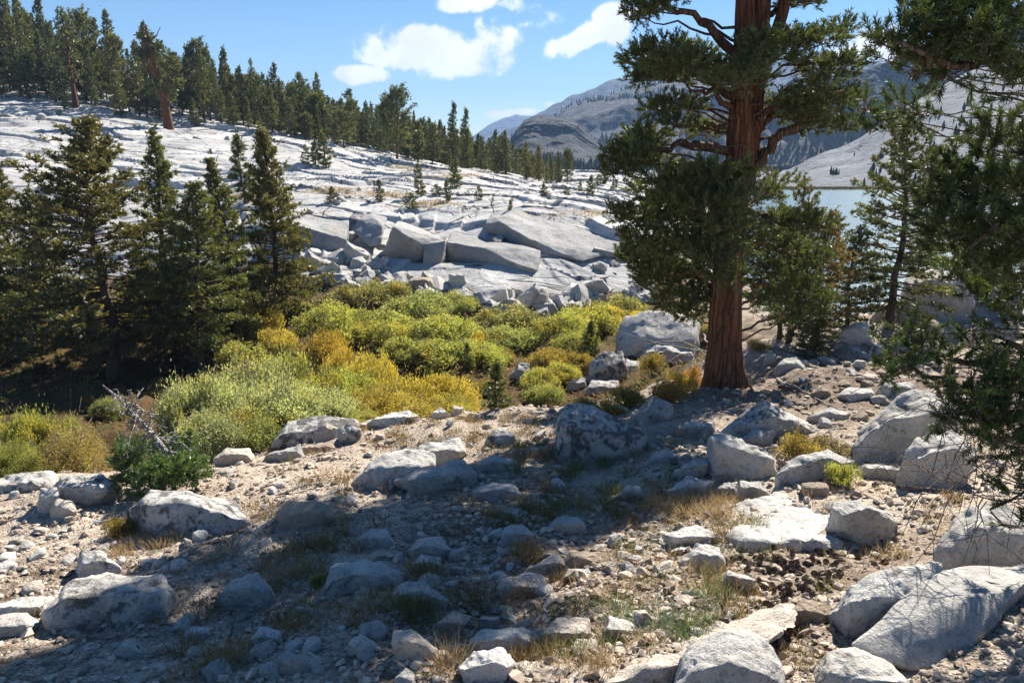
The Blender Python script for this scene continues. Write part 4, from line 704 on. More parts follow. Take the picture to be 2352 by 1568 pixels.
scatter(80, (380, 1300, 1150, 1568), RND + ANG[:3], .05, .26, 'stone', 'grey stone in the shaded dry grass', 'stone', 'stones in the shaded grass', [BLUE, GREY, WHITE], .15)
scatter(75, (1400, 2300, 800, 1150), RND + ANG[:4], .06, .34, 'stone', 'weathered stone on the needle litter around the big pine', 'stone', 'stones on the needle litter', [GREY, WHITE, BROWN], .2)
scatter(60, (1650, 2330, 1130, 1500), ANG + FLAT, .05, .22, 'stone', 'pale stone among the fallen cones', 'stone', 'stones among the fallen cones', [PINK, WHITE, BROWN], .1)
scatter(70, (1700, 2330, 785, 880), RND + FLAT, .10, .6, 'stone', 'flat pale stone on the level ground behind the big pine', 'stone', 'stones behind the big pine', [WHITE, GREY, PINK], .15)

# the 285 that show largest stand on their own, the smaller ones go with the gravel
SCAT.sort(key=lambda q: -q[0])
for q in SCAT[:285]: stone(*q[1:])
# gravel nobody could count
g = MB()
CHIP = [hull_rock(unit(rs.randn(11, 3)) * (1, rs.uniform(.6, 1), rs.uniform(.3, .7)), .02, 0, 1.8, .5, rs) for _ in range(14)]
for k in range(2600):
    u, v = (rs.uniform(1050, 1900), rs.uniform(1150, 1568)) if k < 1300 else ((rs.uniform(0, 1300), rs.uniform(960, 1560)) if k < 2000 else (rs.uniform(1400, 2340), rs.uniform(800, 1250)))
    if v < np.interp(u, [e[0] for e in EDGE], [e[1] for e in EDGE]) + 6 or under_rock(u, v) or (1600 < u < 1760 and v < 905): continue
    p = hit(u, v); s_ = (.012 + .062 * rs.rand() ** 2.4) * (p[1] / 6) ** .35; V_, F_ = CHIP[k % 14]; a = rs.uniform(0, 6.28); ca, sa = math.cos(a) * s_, math.sin(a) * s_
    g.add(np.stack([V_[:, 0] * ca - V_[:, 1] * sa, V_[:, 0] * sa + V_[:, 1] * ca, V_[:, 2] * s_ + V_[:, 0] * s_ * rs.uniform(-.3, .3)], -1) + p + (0, 0, .25 * s_), F_, rs.uniform(.2, .92))
for q in SCAT[285:]:
    me = q[1]; v_ = np.empty(len(me.vertices) * 3, np.float32); me.vertices.foreach_get('co', v_); f_ = np.empty(len(me.polygons) * 3, np.int32); me.polygons.foreach_get('vertices', f_)
    a = rs.uniform(0, 6.28); v_ = v_.reshape(-1, 3) * q[3] * .5; ca, sa = math.cos(a), math.sin(a); g.add(np.stack([v_[:, 0] * ca - v_[:, 1] * sa, v_[:, 0] * sa + v_[:, 1] * ca, v_[:, 2]], -1) + q[2], f_.reshape(-1, 3), rs.uniform(.4, .92))
rg = np.random.RandomState(5); n = 24000
az = rg.uniform(R_(-40), R_(40), n); r = np.exp(rg.uniform(math.log(3.2), math.log(19), n)); X = np.sin(az) * r; Yy = np.cos(az) * r
Z = height(X, Yy); ok = (Z > -5.0); clump = fbm(xyz(X * .8, Yy * .8, 77), 3) > -.18; ok &= clump
Vi, Fi = ICO[1]
base = [unit(Vi + .0) * (1 + .35 * rg.randn(len(Vi), 1) * .6) * (1, rg.uniform(.6, 1), rg.uniform(.4, .7)) for _ in range(10)]
for i in np.nonzero(ok)[0]:
    s = (.008 + .040 * rg.rand() ** 3.5) * (r[i] / 6) ** .45; a = rg.uniform(0, 6.28); b_ = base[i % 10] * s; ca, sa = math.cos(a), math.sin(a)
    g.add(np.stack([b_[:, 0] * ca - b_[:, 1] * sa, b_[:, 0] * sa + b_[:, 1] * ca, b_[:, 2]], -1) + (X[i], Yy[i], Z[i] + .2 * s), Fi, rg.rand())
m_, t, out = material('gravel'); rr_ = t.attr('rnd'); c1 = t.mix(t.ramp(rr_, .2, .9), (.27, .21, .16), (.54, .455, .37)); c1 = t.mix(t.ramp(rr_, .93, .94), c1, (.12, .11, .10))
principled(t, out, t.mix(t.ramp(t.noise(t.pos(), 70, 3), .5, .7, 0, .5), c1, (.2, .18, .16)), .92)
put('gravel', g.mesh('gravel'), m_, label='fine pale gravel strewn over the terrace', cat='gravel', kind='stuff')
# ------------------------------------------------------------------ plant materials
def leaf_mat(name, trans=.35, gloss=.08, vary=.45, rough=.45, tw=(1.25, 1.2, .6), autumn=0.0):
    m, t, out = material(name); oi = t.new('ShaderNodeObjectInfo'); r = t.attr('rnd')
    hsv = t.new('ShaderNodeHueSaturation'); t.put(hsv.inputs['Color'], oi.outputs['Color']); t.put(hsv.inputs['Value'], t.ramp(r, 0, 1, 1 - vary, 1 + vary, False))
    t.put(hsv.inputs['Hue'], t.ramp(t.math('FRACT', t.math('MULTIPLY', r, 7.3)), 0, 1, .485, .515, False)); c = hsv.outputs[0]
    if autumn:
        pp = t.pos(); c = t.mix(t.math('MULTIPLY', t.ramp(t.noise(pp, 1.1, 4, .65), .50, .66), autumn), c, (.46, .33, .06)); c = t.mix(t.math('MULTIPLY', t.ramp(t.noise(pp, .8, 3, .6, out=0), .40, .28), autumn * .8), c, (.17, .20, .08))
    d = t.new('ShaderNodeBsdfDiffuse'); t.put(d.inputs[0], c); tr = t.new('ShaderNodeBsdfTranslucent'); t.put(tr.inputs[0], t.mix(1.0, c, tw, 'MULTIPLY'))
    g = t.new('ShaderNodeBsdfGlossy'); g.inputs['Roughness'].default_value = rough; g.inputs['Color'].default_value = (.9, .95, .9, 1)
    a = t.new('ShaderNodeMixShader'); a.inputs[0].default_value = trans; t.l.new(d.outputs[0], a.inputs[1]); t.l.new(tr.outputs[0], a.inputs[2])
    b = t.new('ShaderNodeMixShader'); b.inputs[0].default_value = gloss; t.l.new(a.outputs[0], b.inputs[1]); t.l.new(g.outputs[0], b.inputs[2])
    t.l.new(b.outputs[0], out.inputs[0]); return m
M_NEEDLE = leaf_mat('pine_needles', .32, .05, .55, .45)
M_LEAF = leaf_mat('willow_leaves', .5, .035, .5, .5, autumn=.5)
def bark_mat(name, a, b, sc=1.0):
    m, t, out = material(name); p = t.pos(); oi = t.new('ShaderNodeObjectInfo')
    q = t.mapping(p, (9 * sc, 9 * sc, .8 * sc)); n = t.noise(q, 1.0, 6, .65, .6); n2 = t.noise(p, 14 * sc, 5, .6); v = t.vor(t.mapping(t.vmath('ADD', p, t.vmath('SCALE', t.noise(p, 3 * sc, 3, out=1), .12)), (15 * sc, 15 * sc, .8 * sc)), 1.0, 'DISTANCE_TO_EDGE')
    col = t.mix(t.ramp(n, .3, .7), a, b); col = t.mix(t.ramp(n2, .5, .75, 0, .5), col, tuple(c * .45 for c in a)); col = t.mix(t.ramp(v, 0, .10, .5, 0), col, tuple(c * .22 for c in a))
    h = t.math('ADD', t.math('MULTIPLY', t.ramp(v, 0, .2), .7), t.math('ADD', n, t.math('MULTIPLY', n2, .35)))
    principled(t, out, col, .9, t.bump(h, 1.0, .05 / sc), .15); return m
M_BARK_RED = bark_mat('red_pine_bark', (.125, .054, .030), (.25, .115, .062), .8); M_LIMB = bark_mat('limb_bark', (.12, .066, .042), (.21, .125, .082), 1.2); M_BARK = bark_mat('grey_brown_bark', (.13, .09, .065), (.20, .15, .115)); M_DEAD = bark_mat('bleached_wood', (.36, .33, .30), (.52, .49, .45), 2)
M_TWIG = bark_mat('dead_twigs', (.22, .155, .115), (.33, .26, .21), 2)

def tufts(mb, P, A, n, L, W, rs, spread=.7, along=0.0):
    """needle bunches at P pointing along A"""
    P = np.repeat(P, n, 0); A = np.repeat(unit(A), n, 0); N = len(P)
    if N == 0: return
    L = np.repeat(np.broadcast_to(L, (N // n,)), n) * rs.uniform(.7, 1.15, N)
    D = unit(A + rs.randn(N, 3) * spread); Pp = P + A * (along * rs.rand(N))[:, None]
    tone = np.repeat(rs.rand(N // n), n); V, Fq, At = kites(Pp, D, L, W, rs, np.clip(tone * .75 + rs.rand(N) * .25, 0, 1)); mb.add(V, Fq, At)

def conifer(seed, H, R, cb=.12, nb=90, dens=9.0, L=.3, W=.05, nbl=6, spread=.6, bark=M_BARK, droop=0.0, top=.8, r0=None, gaps=.0, deadlow=0, wood=3, spray=.42, tpow=.75):
    """trunk and crown meshes of one conifer, foot at the origin"""
    rs = np.random.RandomState(seed); tr = MB(); cr = MB(); r0 = r0 or H * .016
    zs = np.linspace(0, 1, 12); bend = np.cumsum(rs.randn(12, 2) * .008 * H, 0); bend -= bend[:1]
    TP = np.concatenate([bend, (zs * H * .97)[:, None] - .05], 1); TR = r0 * (1 - zs) ** .8 + .012 * H ** .5 * .3; TR[0] *= 1.35
    V, Fc = tube(TP, TR, 8); tr.add(V, Fc)
    def on_trunk(t): return np.array([np.interp(t, zs, TP[:, 0]), np.interp(t, zs, TP[:, 1]), t * H * .97])
    lobes = rs.uniform(.7, 1.15, 9); S0, SD, SL = [], [], []
    for i in range(nb):
        t = cb + (1 - cb) * ((i + rs.rand()) / nb) ** .9; az = i * 2.39996 + rs.uniform(-.5, .5); u = (t - cb) / (1 - cb)
        prof = min(1.0, .45 + 2.6 * u) * (1 - u) ** tpow + .05
        ln = R * prof * lobes[int(az * 1.43) % 9] * rs.uniform(.55, 1.2)
        if rs.rand() < gaps: continue
        el = R_(-18 + 62 * u ** 1.1 + rs.uniform(-10, 10) - droop * (1 - u)); a = on_trunk(t); d = np.array([math.cos(az) * math.cos(el), math.sin(az) * math.cos(el), math.sin(el)])
        s = np.linspace(0, 1, 5)[:, None]; curve = a + d * ln * s + np.array([0, 0, 1]) * (.20 * ln * s ** 2) * (.4 + u) + np.cumsum(rs.randn(5, 3) * .025 * ln, 0) * s
        if ln > .02 * H and wood: V, Fc = tube(curve, (.012 + .018 * ln) * (1.05 - s[:, 0]) * (1 if H > 3 else .5), wood); tr.add(V, Fc)
        k = max(3, int(3 + 5 * min(1.3, ln / (R + .01))))
        for j in range(k):
            q = rs.uniform(.22, 1.0); b = np.array([np.interp(q, s[:, 0], curve[:, c]) for c in range(3)])
            side = rs.choice([-1, 1]) * rs.uniform(.2, 1.0); pd = np.array([-math.sin(az), math.cos(az), 0]); dd = unit(d * .9 + pd * side + np.array([0, 0, rs.uniform(-.1, .45)]))
            S0.append(b); SD.append(dd); SL.append(ln * spray * (1.15 - .6 * q) * rs.uniform(.6, 1.2) + .3 * L)
        S0.append(curve[3]); SD.append(unit(curve[4] - curve[3])); SL.append(ln * .3 + .3 * L)
    for i in range(int(6 * top)): S0.append(on_trunk(1 - .05 * i)); SD.append(unit(np.array([rs.randn() * .3, rs.randn() * .3, 1.0]))); SL.append(.05 * H)
    S0, SD, SL = np.array(S0), np.array(SD), np.array(SL); cnt = np.maximum(1, (SL * dens + rs.rand(len(SL))).astype(int))
    idx = np.repeat(np.arange(len(SL)), cnt); uu = rs.rand(len(idx)); P = S0[idx] + SD[idx] * (SL[idx] * uu)[:, None] + rs.randn(len(idx), 3) * .25 * L
    tufts(cr, P, SD[idx] * .7 + np.array([0, 0, .45]) + rs.randn(len(idx), 3) * .35, nbl, L, W, rs, spread)
    for i in range(deadlow):
        t = rs.uniform(.02, cb + .15); az = rs.uniform(0, 6.28); ln = R * rs.uniform(.3, .8); a = on_trunk(t); s = np.linspace(0, 1, 5)[:, None]
        d = np.array([math.cos(az), math.sin(az), -.15]); V, Fc = tube(a + d * ln * s + np.cumsum(rs.randn(5, 3) * .05 * ln, 0) - np.array([0, 0, .15 * ln]) * s ** 2, .016 * (1.05 - s[:, 0]), 3); tr.add(V, Fc)
    return tr.mesh('trunk', True), cr.mesh('crown'), bark, H
def tree(lib, loc, H, label, group=None, color=(.05, .07, .03), name='pine_tree', cat='pine tree', rz=None, wide=1.0, tilt=(0, 0)):
    tm, cm, bark, H0 = lib; rs_ = random.Random(label + str(loc[0]))
    o = put(name, None, None, None, tuple(loc), label, cat, group); s = H / H0; o.scale = (s * wide, s * wide, s)
    o.rotation_euler = (tilt[0], tilt[1], rs_.uniform(0, 6.28) if rz is None else rz)
    put('trunk', tm, bark, o); c = put('crown', cm, M_NEEDLE, o); j = rs_.uniform(.85, 1.15); c.color = (color[0] * j, color[1] * j, color[2] * j, 1); return o
def tree_px(lib, u, vt, label, vb=None, Y=None, ub=None, **kw):
    """conifer with its top at (u, vt); foot at pixel (ub, vb) or at distance Y"""
    if Y is None: p = hit(ub or u, vb, 8)
    else:
        vb = vb or vt + 180
        for _ in range(4):
            d = at_y(ub or u, vb, Y); p = drop(d[0], Y); c = CP * p[1] - SP * p[2]; vb = 784 - F * (SP * p[1] + CP * p[2]) / c
    top = at_y(u, vt, p[1]); H = top[2] - p[2]
    return tree(lib, p - (0, 0, .1), max(H, .3), label, tilt=(0, math.atan2((top[0] - p[0]) * .9, H)), rz=None, **kw) if False else tree(lib, p - (0, 0, .1), max(H, .3), label, **kw)

# libraries: forest seen from afar, open-grown pines of the gully, saplings
FOREST = [conifer(500, 13, 2.3, .08, 105, 4.6, .42, .13, 5), conifer(501, 13, 2.7, .12, 100, 4.6, .42, .13, 5, droop=12), conifer(502, 13, 1.9, .05, 110, 4.8, .40, .12, 5), conifer(503, 13, 3.0, .16, 96, 4.2, .45, .14, 5, gaps=.2, tpow=.5),
          conifer(504, 13, 2.4, .12, 84, 4.4, .42, .13, 5, gaps=.3, droop=8), conifer(505, 13, 3.5, .2, 96, 4.2, .48, .14, 5, tpow=.35, gaps=.15), conifer(506, 13, 1.5, .04, 120, 5.0, .36, .11, 5, droop=15)]
FOREST_RED = [conifer(520, 13, 2.6, .30, 66, 3.1, .45, .14, 5, bark=M_BARK_RED, r0=.42, tpow=.45, gaps=.1), conifer(521, 13, 2.2, .35, 60, 3.0, .44, .14, 5, bark=M_BARK_RED, r0=.40, gaps=.25, tpow=.5)]
SPARSE = [conifer(560, 8, 2.4, .10, 140, 12, .16, .038, 7, gaps=.08, deadlow=34), conifer(561, 8, 2.1, .14, 120, 12, .16, .038, 7, gaps=.14, deadlow=26)]
SMALL = [conifer(580, 2.5, .62, .05, 60, 22, .12, .03, 7, deadlow=4), conifer(581, 2.5, .8, .04, 54, 20, .13, .032, 7, gaps=.15, deadlow=4), conifer(582, 2.5, .45, .06, 50, 24, .12, .03, 7, gaps=.1)]

GREEN, DARK, OLIVE, RUST, FRESH = (.14, .15, .045), (.118, .128, .046), (.165, .152, .05), (.21, .15, .055), (.12, .17, .055)
# the dark pines standing in the gully
for (u, vt, ub, vb, k, wd, colr, lab) in [
    (165, 262, 262, 858, 0, 1.35, OLIVE, 'broad rust tinged pine with a stout leaning trunk in the gully'),
    (352, 286, 405, 800, 1, 1.05, GREEN, 'tall dense dark pine between the rust tinged pine and the narrower pines'),
    (412, 408, 468, 852, 3, 1.15, GREEN, 'shorter bushy pine in front of the tall dense pine'),
    (482, 350, 535, 810, 2, 1.1, GREEN, 'narrow pointed pine second nearest the willow thicket'),
    (612, 280, 655, 785, 1, 1.0, OLIVE, 'tall slim pine standing apart next to the white talus, its foot in yellow willow'),
    (25, 352, 60, 800, 0, .95, OLIVE, 'pine cut off by the edge of the view, rising from the shaded gully'),
    (95, 425, 130, 790, 3, 1.0, GREEN, 'pine half hidden between the rust tinged pine and the cut off one'),
    (300, 560, 335, 745, 3, 1.2, DARK, 'short pine in the shade behind the rust tinged trunk'),
    (-60, 330, -20, 850, 1, 1.2, DARK, 'dark pine at the very edge of the view over the shaded gully')]:
    R_k, cb_k, nb_k, tp_k, gp_k = [(3.0, .08, 210, .75, .06), (2.4, .04, 230, .75, 0), (1.95, .04, 220, .85, .03), (2.6, .16, 200, .7, .08)][k]; sd = int(abs(u * 7 + vt)) % 900
    tree_px(conifer(2000 + sd, 10, R_k * (.88 + (sd % 7) * .04), cb_k + (sd % 5) * .02, nb_k, 13, .175, .045, 7, deadlow=14 + sd % 18, gaps=gp_k + (sd % 4) * .04, droop=(sd % 3) * 6, tpow=tp_k + (sd % 3) * .06), u, vt, lab, vb=vb, ub=ub, color=colr, wide=wd, group='pines in the gully')
tree_px(SMALL[2], 562, 302, 'thin dark young pine on the bare granite behind the tall slim pine', vb=468, color=DARK, wide=1.1)
# the forest on the hillside: trees one can name
for (u, vt, Y, k, wd, lab) in [
    (262, 18, 104, 2, .95, 'tall spire topped conifer above the granite, highest of its neighbours'), (912, 200, 90, 5, 1.0, 'big broad dark pine with a red trunk standing at the forest end'),
    (1040, 232, 112, 6, 1.15, 'slender spire, first of the twin spires by the gap in the forest'), (1068, 246, 112, 6, 1.15, 'slender spire, second of the twin spires by the gap in the forest'), (990, 270, 108, 0, 1.0, 'medium conifer between the big broad pine and the twin spires'),
    (805, 205, 106, 3, .9, 'tall round topped conifer before the big broad pine'), (700, 178, 112, 0, .9, 'pointed conifer above the forest line, over the tall slim gully pine'), (960, 262, 100, 4, .95, 'thin ragged conifer right behind the big broad pine'),
    (1140, 296, 92, 0, .95, 'dark pointed conifer just past the twin spires'), (1162, 297, 92, 2, 1.2, 'narrow conifer touching the dark pointed one'), (1115, 312, 94, 4, 1.1, 'shaggy conifer in the row past the twin spires'), (1210, 322, 84, 2, 1.3, 'yellow green conifer below the rock dome'), (1238, 330, 86, 0, 1.0, 'grey green conifer next to the yellow green one'),
    (1265, 352, 84, 1, .9, 'bushy dark conifer at the lip of the dome'), (1282, 345, 88, 1, .8, 'squat dark conifer doubling the bushy one at the lip'), (1302, 342, 88, 5, .7, 'rounded conifer last in the row towards the lake'), (1095, 305, 110, 6, 1.2, 'slim conifer under the far blue mountain'), (1255, 375, 80, 2, 1.3, 'small bright conifer at the lip of the dome'),
    (420, 150, 104, 1, .9, 'full conifer right behind the red snag'), (560, 150, 116, 0, .9, 'conifer with a sharp tip in the middle of the hillside')]:
    tree_px(FOREST[k], u, vt, lab, Y=Y, color=OLIVE if 'yellow' in lab or 'bright' in lab else DARK, wide=wd, name='conifer_tree', cat='conifer', group='named trees of the hillside forest')
tree_px(FOREST_RED[0], 130, 22, 'flat crowned old pine with a bare red trunk on the granite edge', Y=97, ub=175, color=DARK, wide=.95, name='conifer_tree', cat='conifer', group='named trees of the hillside forest')
tree_px(FOREST_RED[1], 735, 245, 'pine with a red lower trunk at the middle of the forest edge', Y=97, color=DARK, wide=.8, name='conifer_tree', cat='conifer', group='named trees of the hillside forest')
# the forest itself
rf = np.random.RandomState(21); TL = [(-250, -40), (0, 30), (60, 20), (150, 60), (200, 80), (300, 90), (400, 112), (480, 128), (560, 160), (640, 178), (720, 205), (800, 225), (900, 240), (1000, 275), (1080, 300), (1160, 325), (1230, 345), (1300, 375)]
KINDS = ['narrow dark conifer in the hillside forest', 'drooping conifer in the hillside forest', 'slender spired conifer in the hillside forest', 'round topped conifer in the hillside forest', 'ragged thin conifer in the hillside forest', 'broad headed conifer in the hillside forest', 'very thin spire in the hillside forest']
for k in range(235):
    u = rf.uniform(-200, 1290) if k % 3 else rf.uniform(-150, 800); far = rf.rand(); Y = 99 + 34 * far + 14 * max(0, (u - 700) / 600) * (far > .3)
    line = np.interp(u, [t[0] for t in TL], [t[1] for t in TL]); d = at_y(u, line, Y); g_ = drop(d[0], Y); H = (d[2] - g_[2]) * rf.uniform(.66, 1.02) if far > .3 else rf.uniform(7, 13) * np.interp(u, [0, 600, 1290], [1, .72, .34])
    if H < 3: continue
    i = rf.randint(7); o = tree(FOREST[i], g_ - (0, 0, .2), min(H, 24), KINDS[i], 'hillside forest: ' + KINDS[i], [DARK, GREEN, OLIVE, DARK][rf.randint(4)], 'conifer_tree', 'conifer', wide=max(.45, min(.8, 10.5 / H) * rf.uniform(.75, 1.1)))
for k in range(34):                                                                     # small trees along the forest foot
    u = rf.uniform(0, 1250); Y = np.interp(u, [0, 500, 900, 1250], [94, 95, 90, 84]) + rf.uniform(0, 8); d = at_y(u, 300, Y); g_ = drop(d[0], Y)
    i = rf.randint(7); tree(FOREST[i], g_ - (0, 0, .1), rf.uniform(2.2, 5.5), 'low young conifer along the foot of the hillside forest', 'young conifers at the forest foot', [GREEN, DARK][rf.randint(2)], 'conifer_tree', 'conifer', wide=1.35)
# rows further back and above, too many to tell apart
low = [conifer(590 + i, 13, 2.0 + .3 * (i % 3), .08, 70, 2.2, .55, .2, 4, wood=0) for i in range(4)]; mbf = MB(); mbt = MB()
def arr(me):
    v = np.empty(len(me.vertices) * 3, np.float32); me.vertices.foreach_get('co', v); a = np.empty(len(me.vertices), np.float32); me.attributes['rnd'].data.foreach_get('value', a)
    f = {3: [], 4: []}; [f[len(p.vertices)].append(p.vertices[:]) for p in me.polygons]; return v.reshape(-1, 3), [np.array(q) for q in f.values() if q], a
low = [(arr(l[0]), arr(l[1])) for l in low]
for k in range(420):
    u = rf.uniform(-240, 1300) if k < 210 else rf.uniform(620, 1300); Y = rf.uniform(98, 150); line = np.interp(u, [t[0] for t in TL], [t[1] for t in TL]) + abs(rf.randn()) * 16 - 4 + (rf.uniform(0, 70) if k >= 210 else 0); d = at_y(u, line, Y); g_ = drop(d[0], Y); H = d[2] - g_[2]
    if H < 3: continue
    H = min(H, 19) * rf.uniform(.75, 1); a = rf.uniform(0, 6.28); ca, sa = math.cos(a), math.sin(a); q = low[rf.randint(4)]; sc_ = H / 13; wd = rf.uniform(.5, .8) * (13 / H) ** .5
    for (v, f, at), mb_ in ((q[0], mbt), (q[1], mbf)): mb_.add(np.stack([(v[:, 0] * ca - v[:, 1] * sa) * wd * sc_, (v[:, 0] * sa + v[:, 1] * ca) * wd * sc_, v[:, 2] * sc_], -1) + g_, f, at)
ob = put('forest', mbf.mesh('forest'), M_NEEDLE, label='deep rows of conifers closing the hillside forest behind', cat='forest', kind='stuff'); ob.color = (.095, .112, .046, 1); put('forest_trunks', mbt.mesh('forest_trunks'), M_BARK, ob)
# little pines on the bare granite
for (u, vt, vb, k, wd, lab) in [(873, 408, 462, 2, 1.3, 'thin sapling alone on the pale bench'), (962, 372, 450, 1, .8, 'young pine with a bare stem before the forest end'), (1001, 420, 448, 1, 2.2, 'round dark little pine on the bench'), (1045, 362, 432, 0, 1.1, 'dense dark young pine at the crest'),
    (1028, 410, 462, 2, 1.3, 'scraggly sapling under the dense dark young pine'), (1098, 424, 460, 1, 1.3, 'grey green sapling spreading on the open slab'), (948, 440, 478, 1, 2.0, 'low spreading pine bush with bare spikes, on the slab edge'), (762, 425, 465, 0, 1.5, 'stubby sapling beside a loose block on the lower bench'), (725, 318, 380, 0, 1.0, 'dark young pine, tallest of the trio on the granite shoulder'), (700, 330, 378, 1, 1.0, 'bushy young pine, first of the trio on the granite shoulder'), (748, 300, 385, 2, 1.4, 'thin young pine, last of the trio on the granite shoulder'),
    (1355, 400, 447, 0, 1.2, 'dark young pine on the far dome'), (1332, 412, 440, 2, 1.3, 'tiny sapling on the far dome'), (1300, 425, 448, 1, 2.0, 'shrubby pine on the far dome'), (1408, 415, 436, 0, 1.6, 'stunted pine near the lake on the far dome'), (1455, 400, 440, 1, 1.8, 'spreading shrub pine near the lake'), (1250, 418, 450, 0, 1.6, 'plump little pine at the end of the conifer row'), (1378, 385, 425, 1, 1.6, 'small pine behind the far dome'), (1172, 455, 492, 2, 1.1, 'tiny pale sapling on the curved slab')]:
    tree_px(SMALL[k], u, vt, lab, vb=vb, color=GREEN if 'grey' not in lab else OLIVE, wide=wd, group='young pines on the granite')
# saplings among the willows
for (u, vt, vb, k, wd, lab) in [(1140, 815, 938, 2, 1.5, 'open young pine at the brink of the gully, in front of the yellow bushes'), (1352, 732, 835, 0, 1.0, 'dark upright young pine beside the humped boulders'), (918, 770, 838, 2, 1.1, 'thin dark sapling among the willows'), (1075, 780, 850, 2, 1.0, 'small dark sapling standing mid thicket'), (1212, 850, 892, 2, 1.0, 'small sapling by the mottled white boulder')]:
    tree_px(SMALL[k], u, vt, lab, vb=vb, color=GREEN, wide=wd, group='young pines among the willows')
# pines between the big pine and the lake
for (u, vt, ub, vb, k, wd, colr, lab) in [(2035, 255, 2042, 748, 0, 1.15, DARK, 'thin crowned pine before the lake, its trunk bare below'), (2195, 440, 2205, 690, 1, .95, DARK, 'smaller pine by the lake boulders'), (1862, 470, 1872, 792, 0, 1.2, RUST, 'half dead pine with rusty needles right behind the big pine'), (1875, 690, 1872, 822, 0, 1.5, GREEN, 'bushy low pine at the foot of the half dead one'), (2110, 520, 2115, 700, 1, 1.0, DARK, 'lean pine between the thin crowned pine and the lake boulders'), (1940, 505, 1942, 768, 0, 1.2, GREEN, 'full low pine hiding the lake between the half dead pine and the thin crowned one'), (1808, 392, 1812, 784, 1, 1.0, OLIVE, 'tall thin pine with bare twigs just right of the big red trunk'), (1785, 470, 1790, 775, 1, 1.2, GREEN, 'slim pine peeking out behind the big red trunk'), (2285, 380, 2290, 715, 0, 1.2, DARK, 'dark pine behind the near branches, at the water')]:
    tree_px(SPARSE[k], u, vt, lab, vb=vb, ub=ub, color=colr, wide=wd, group='pines before the lake')

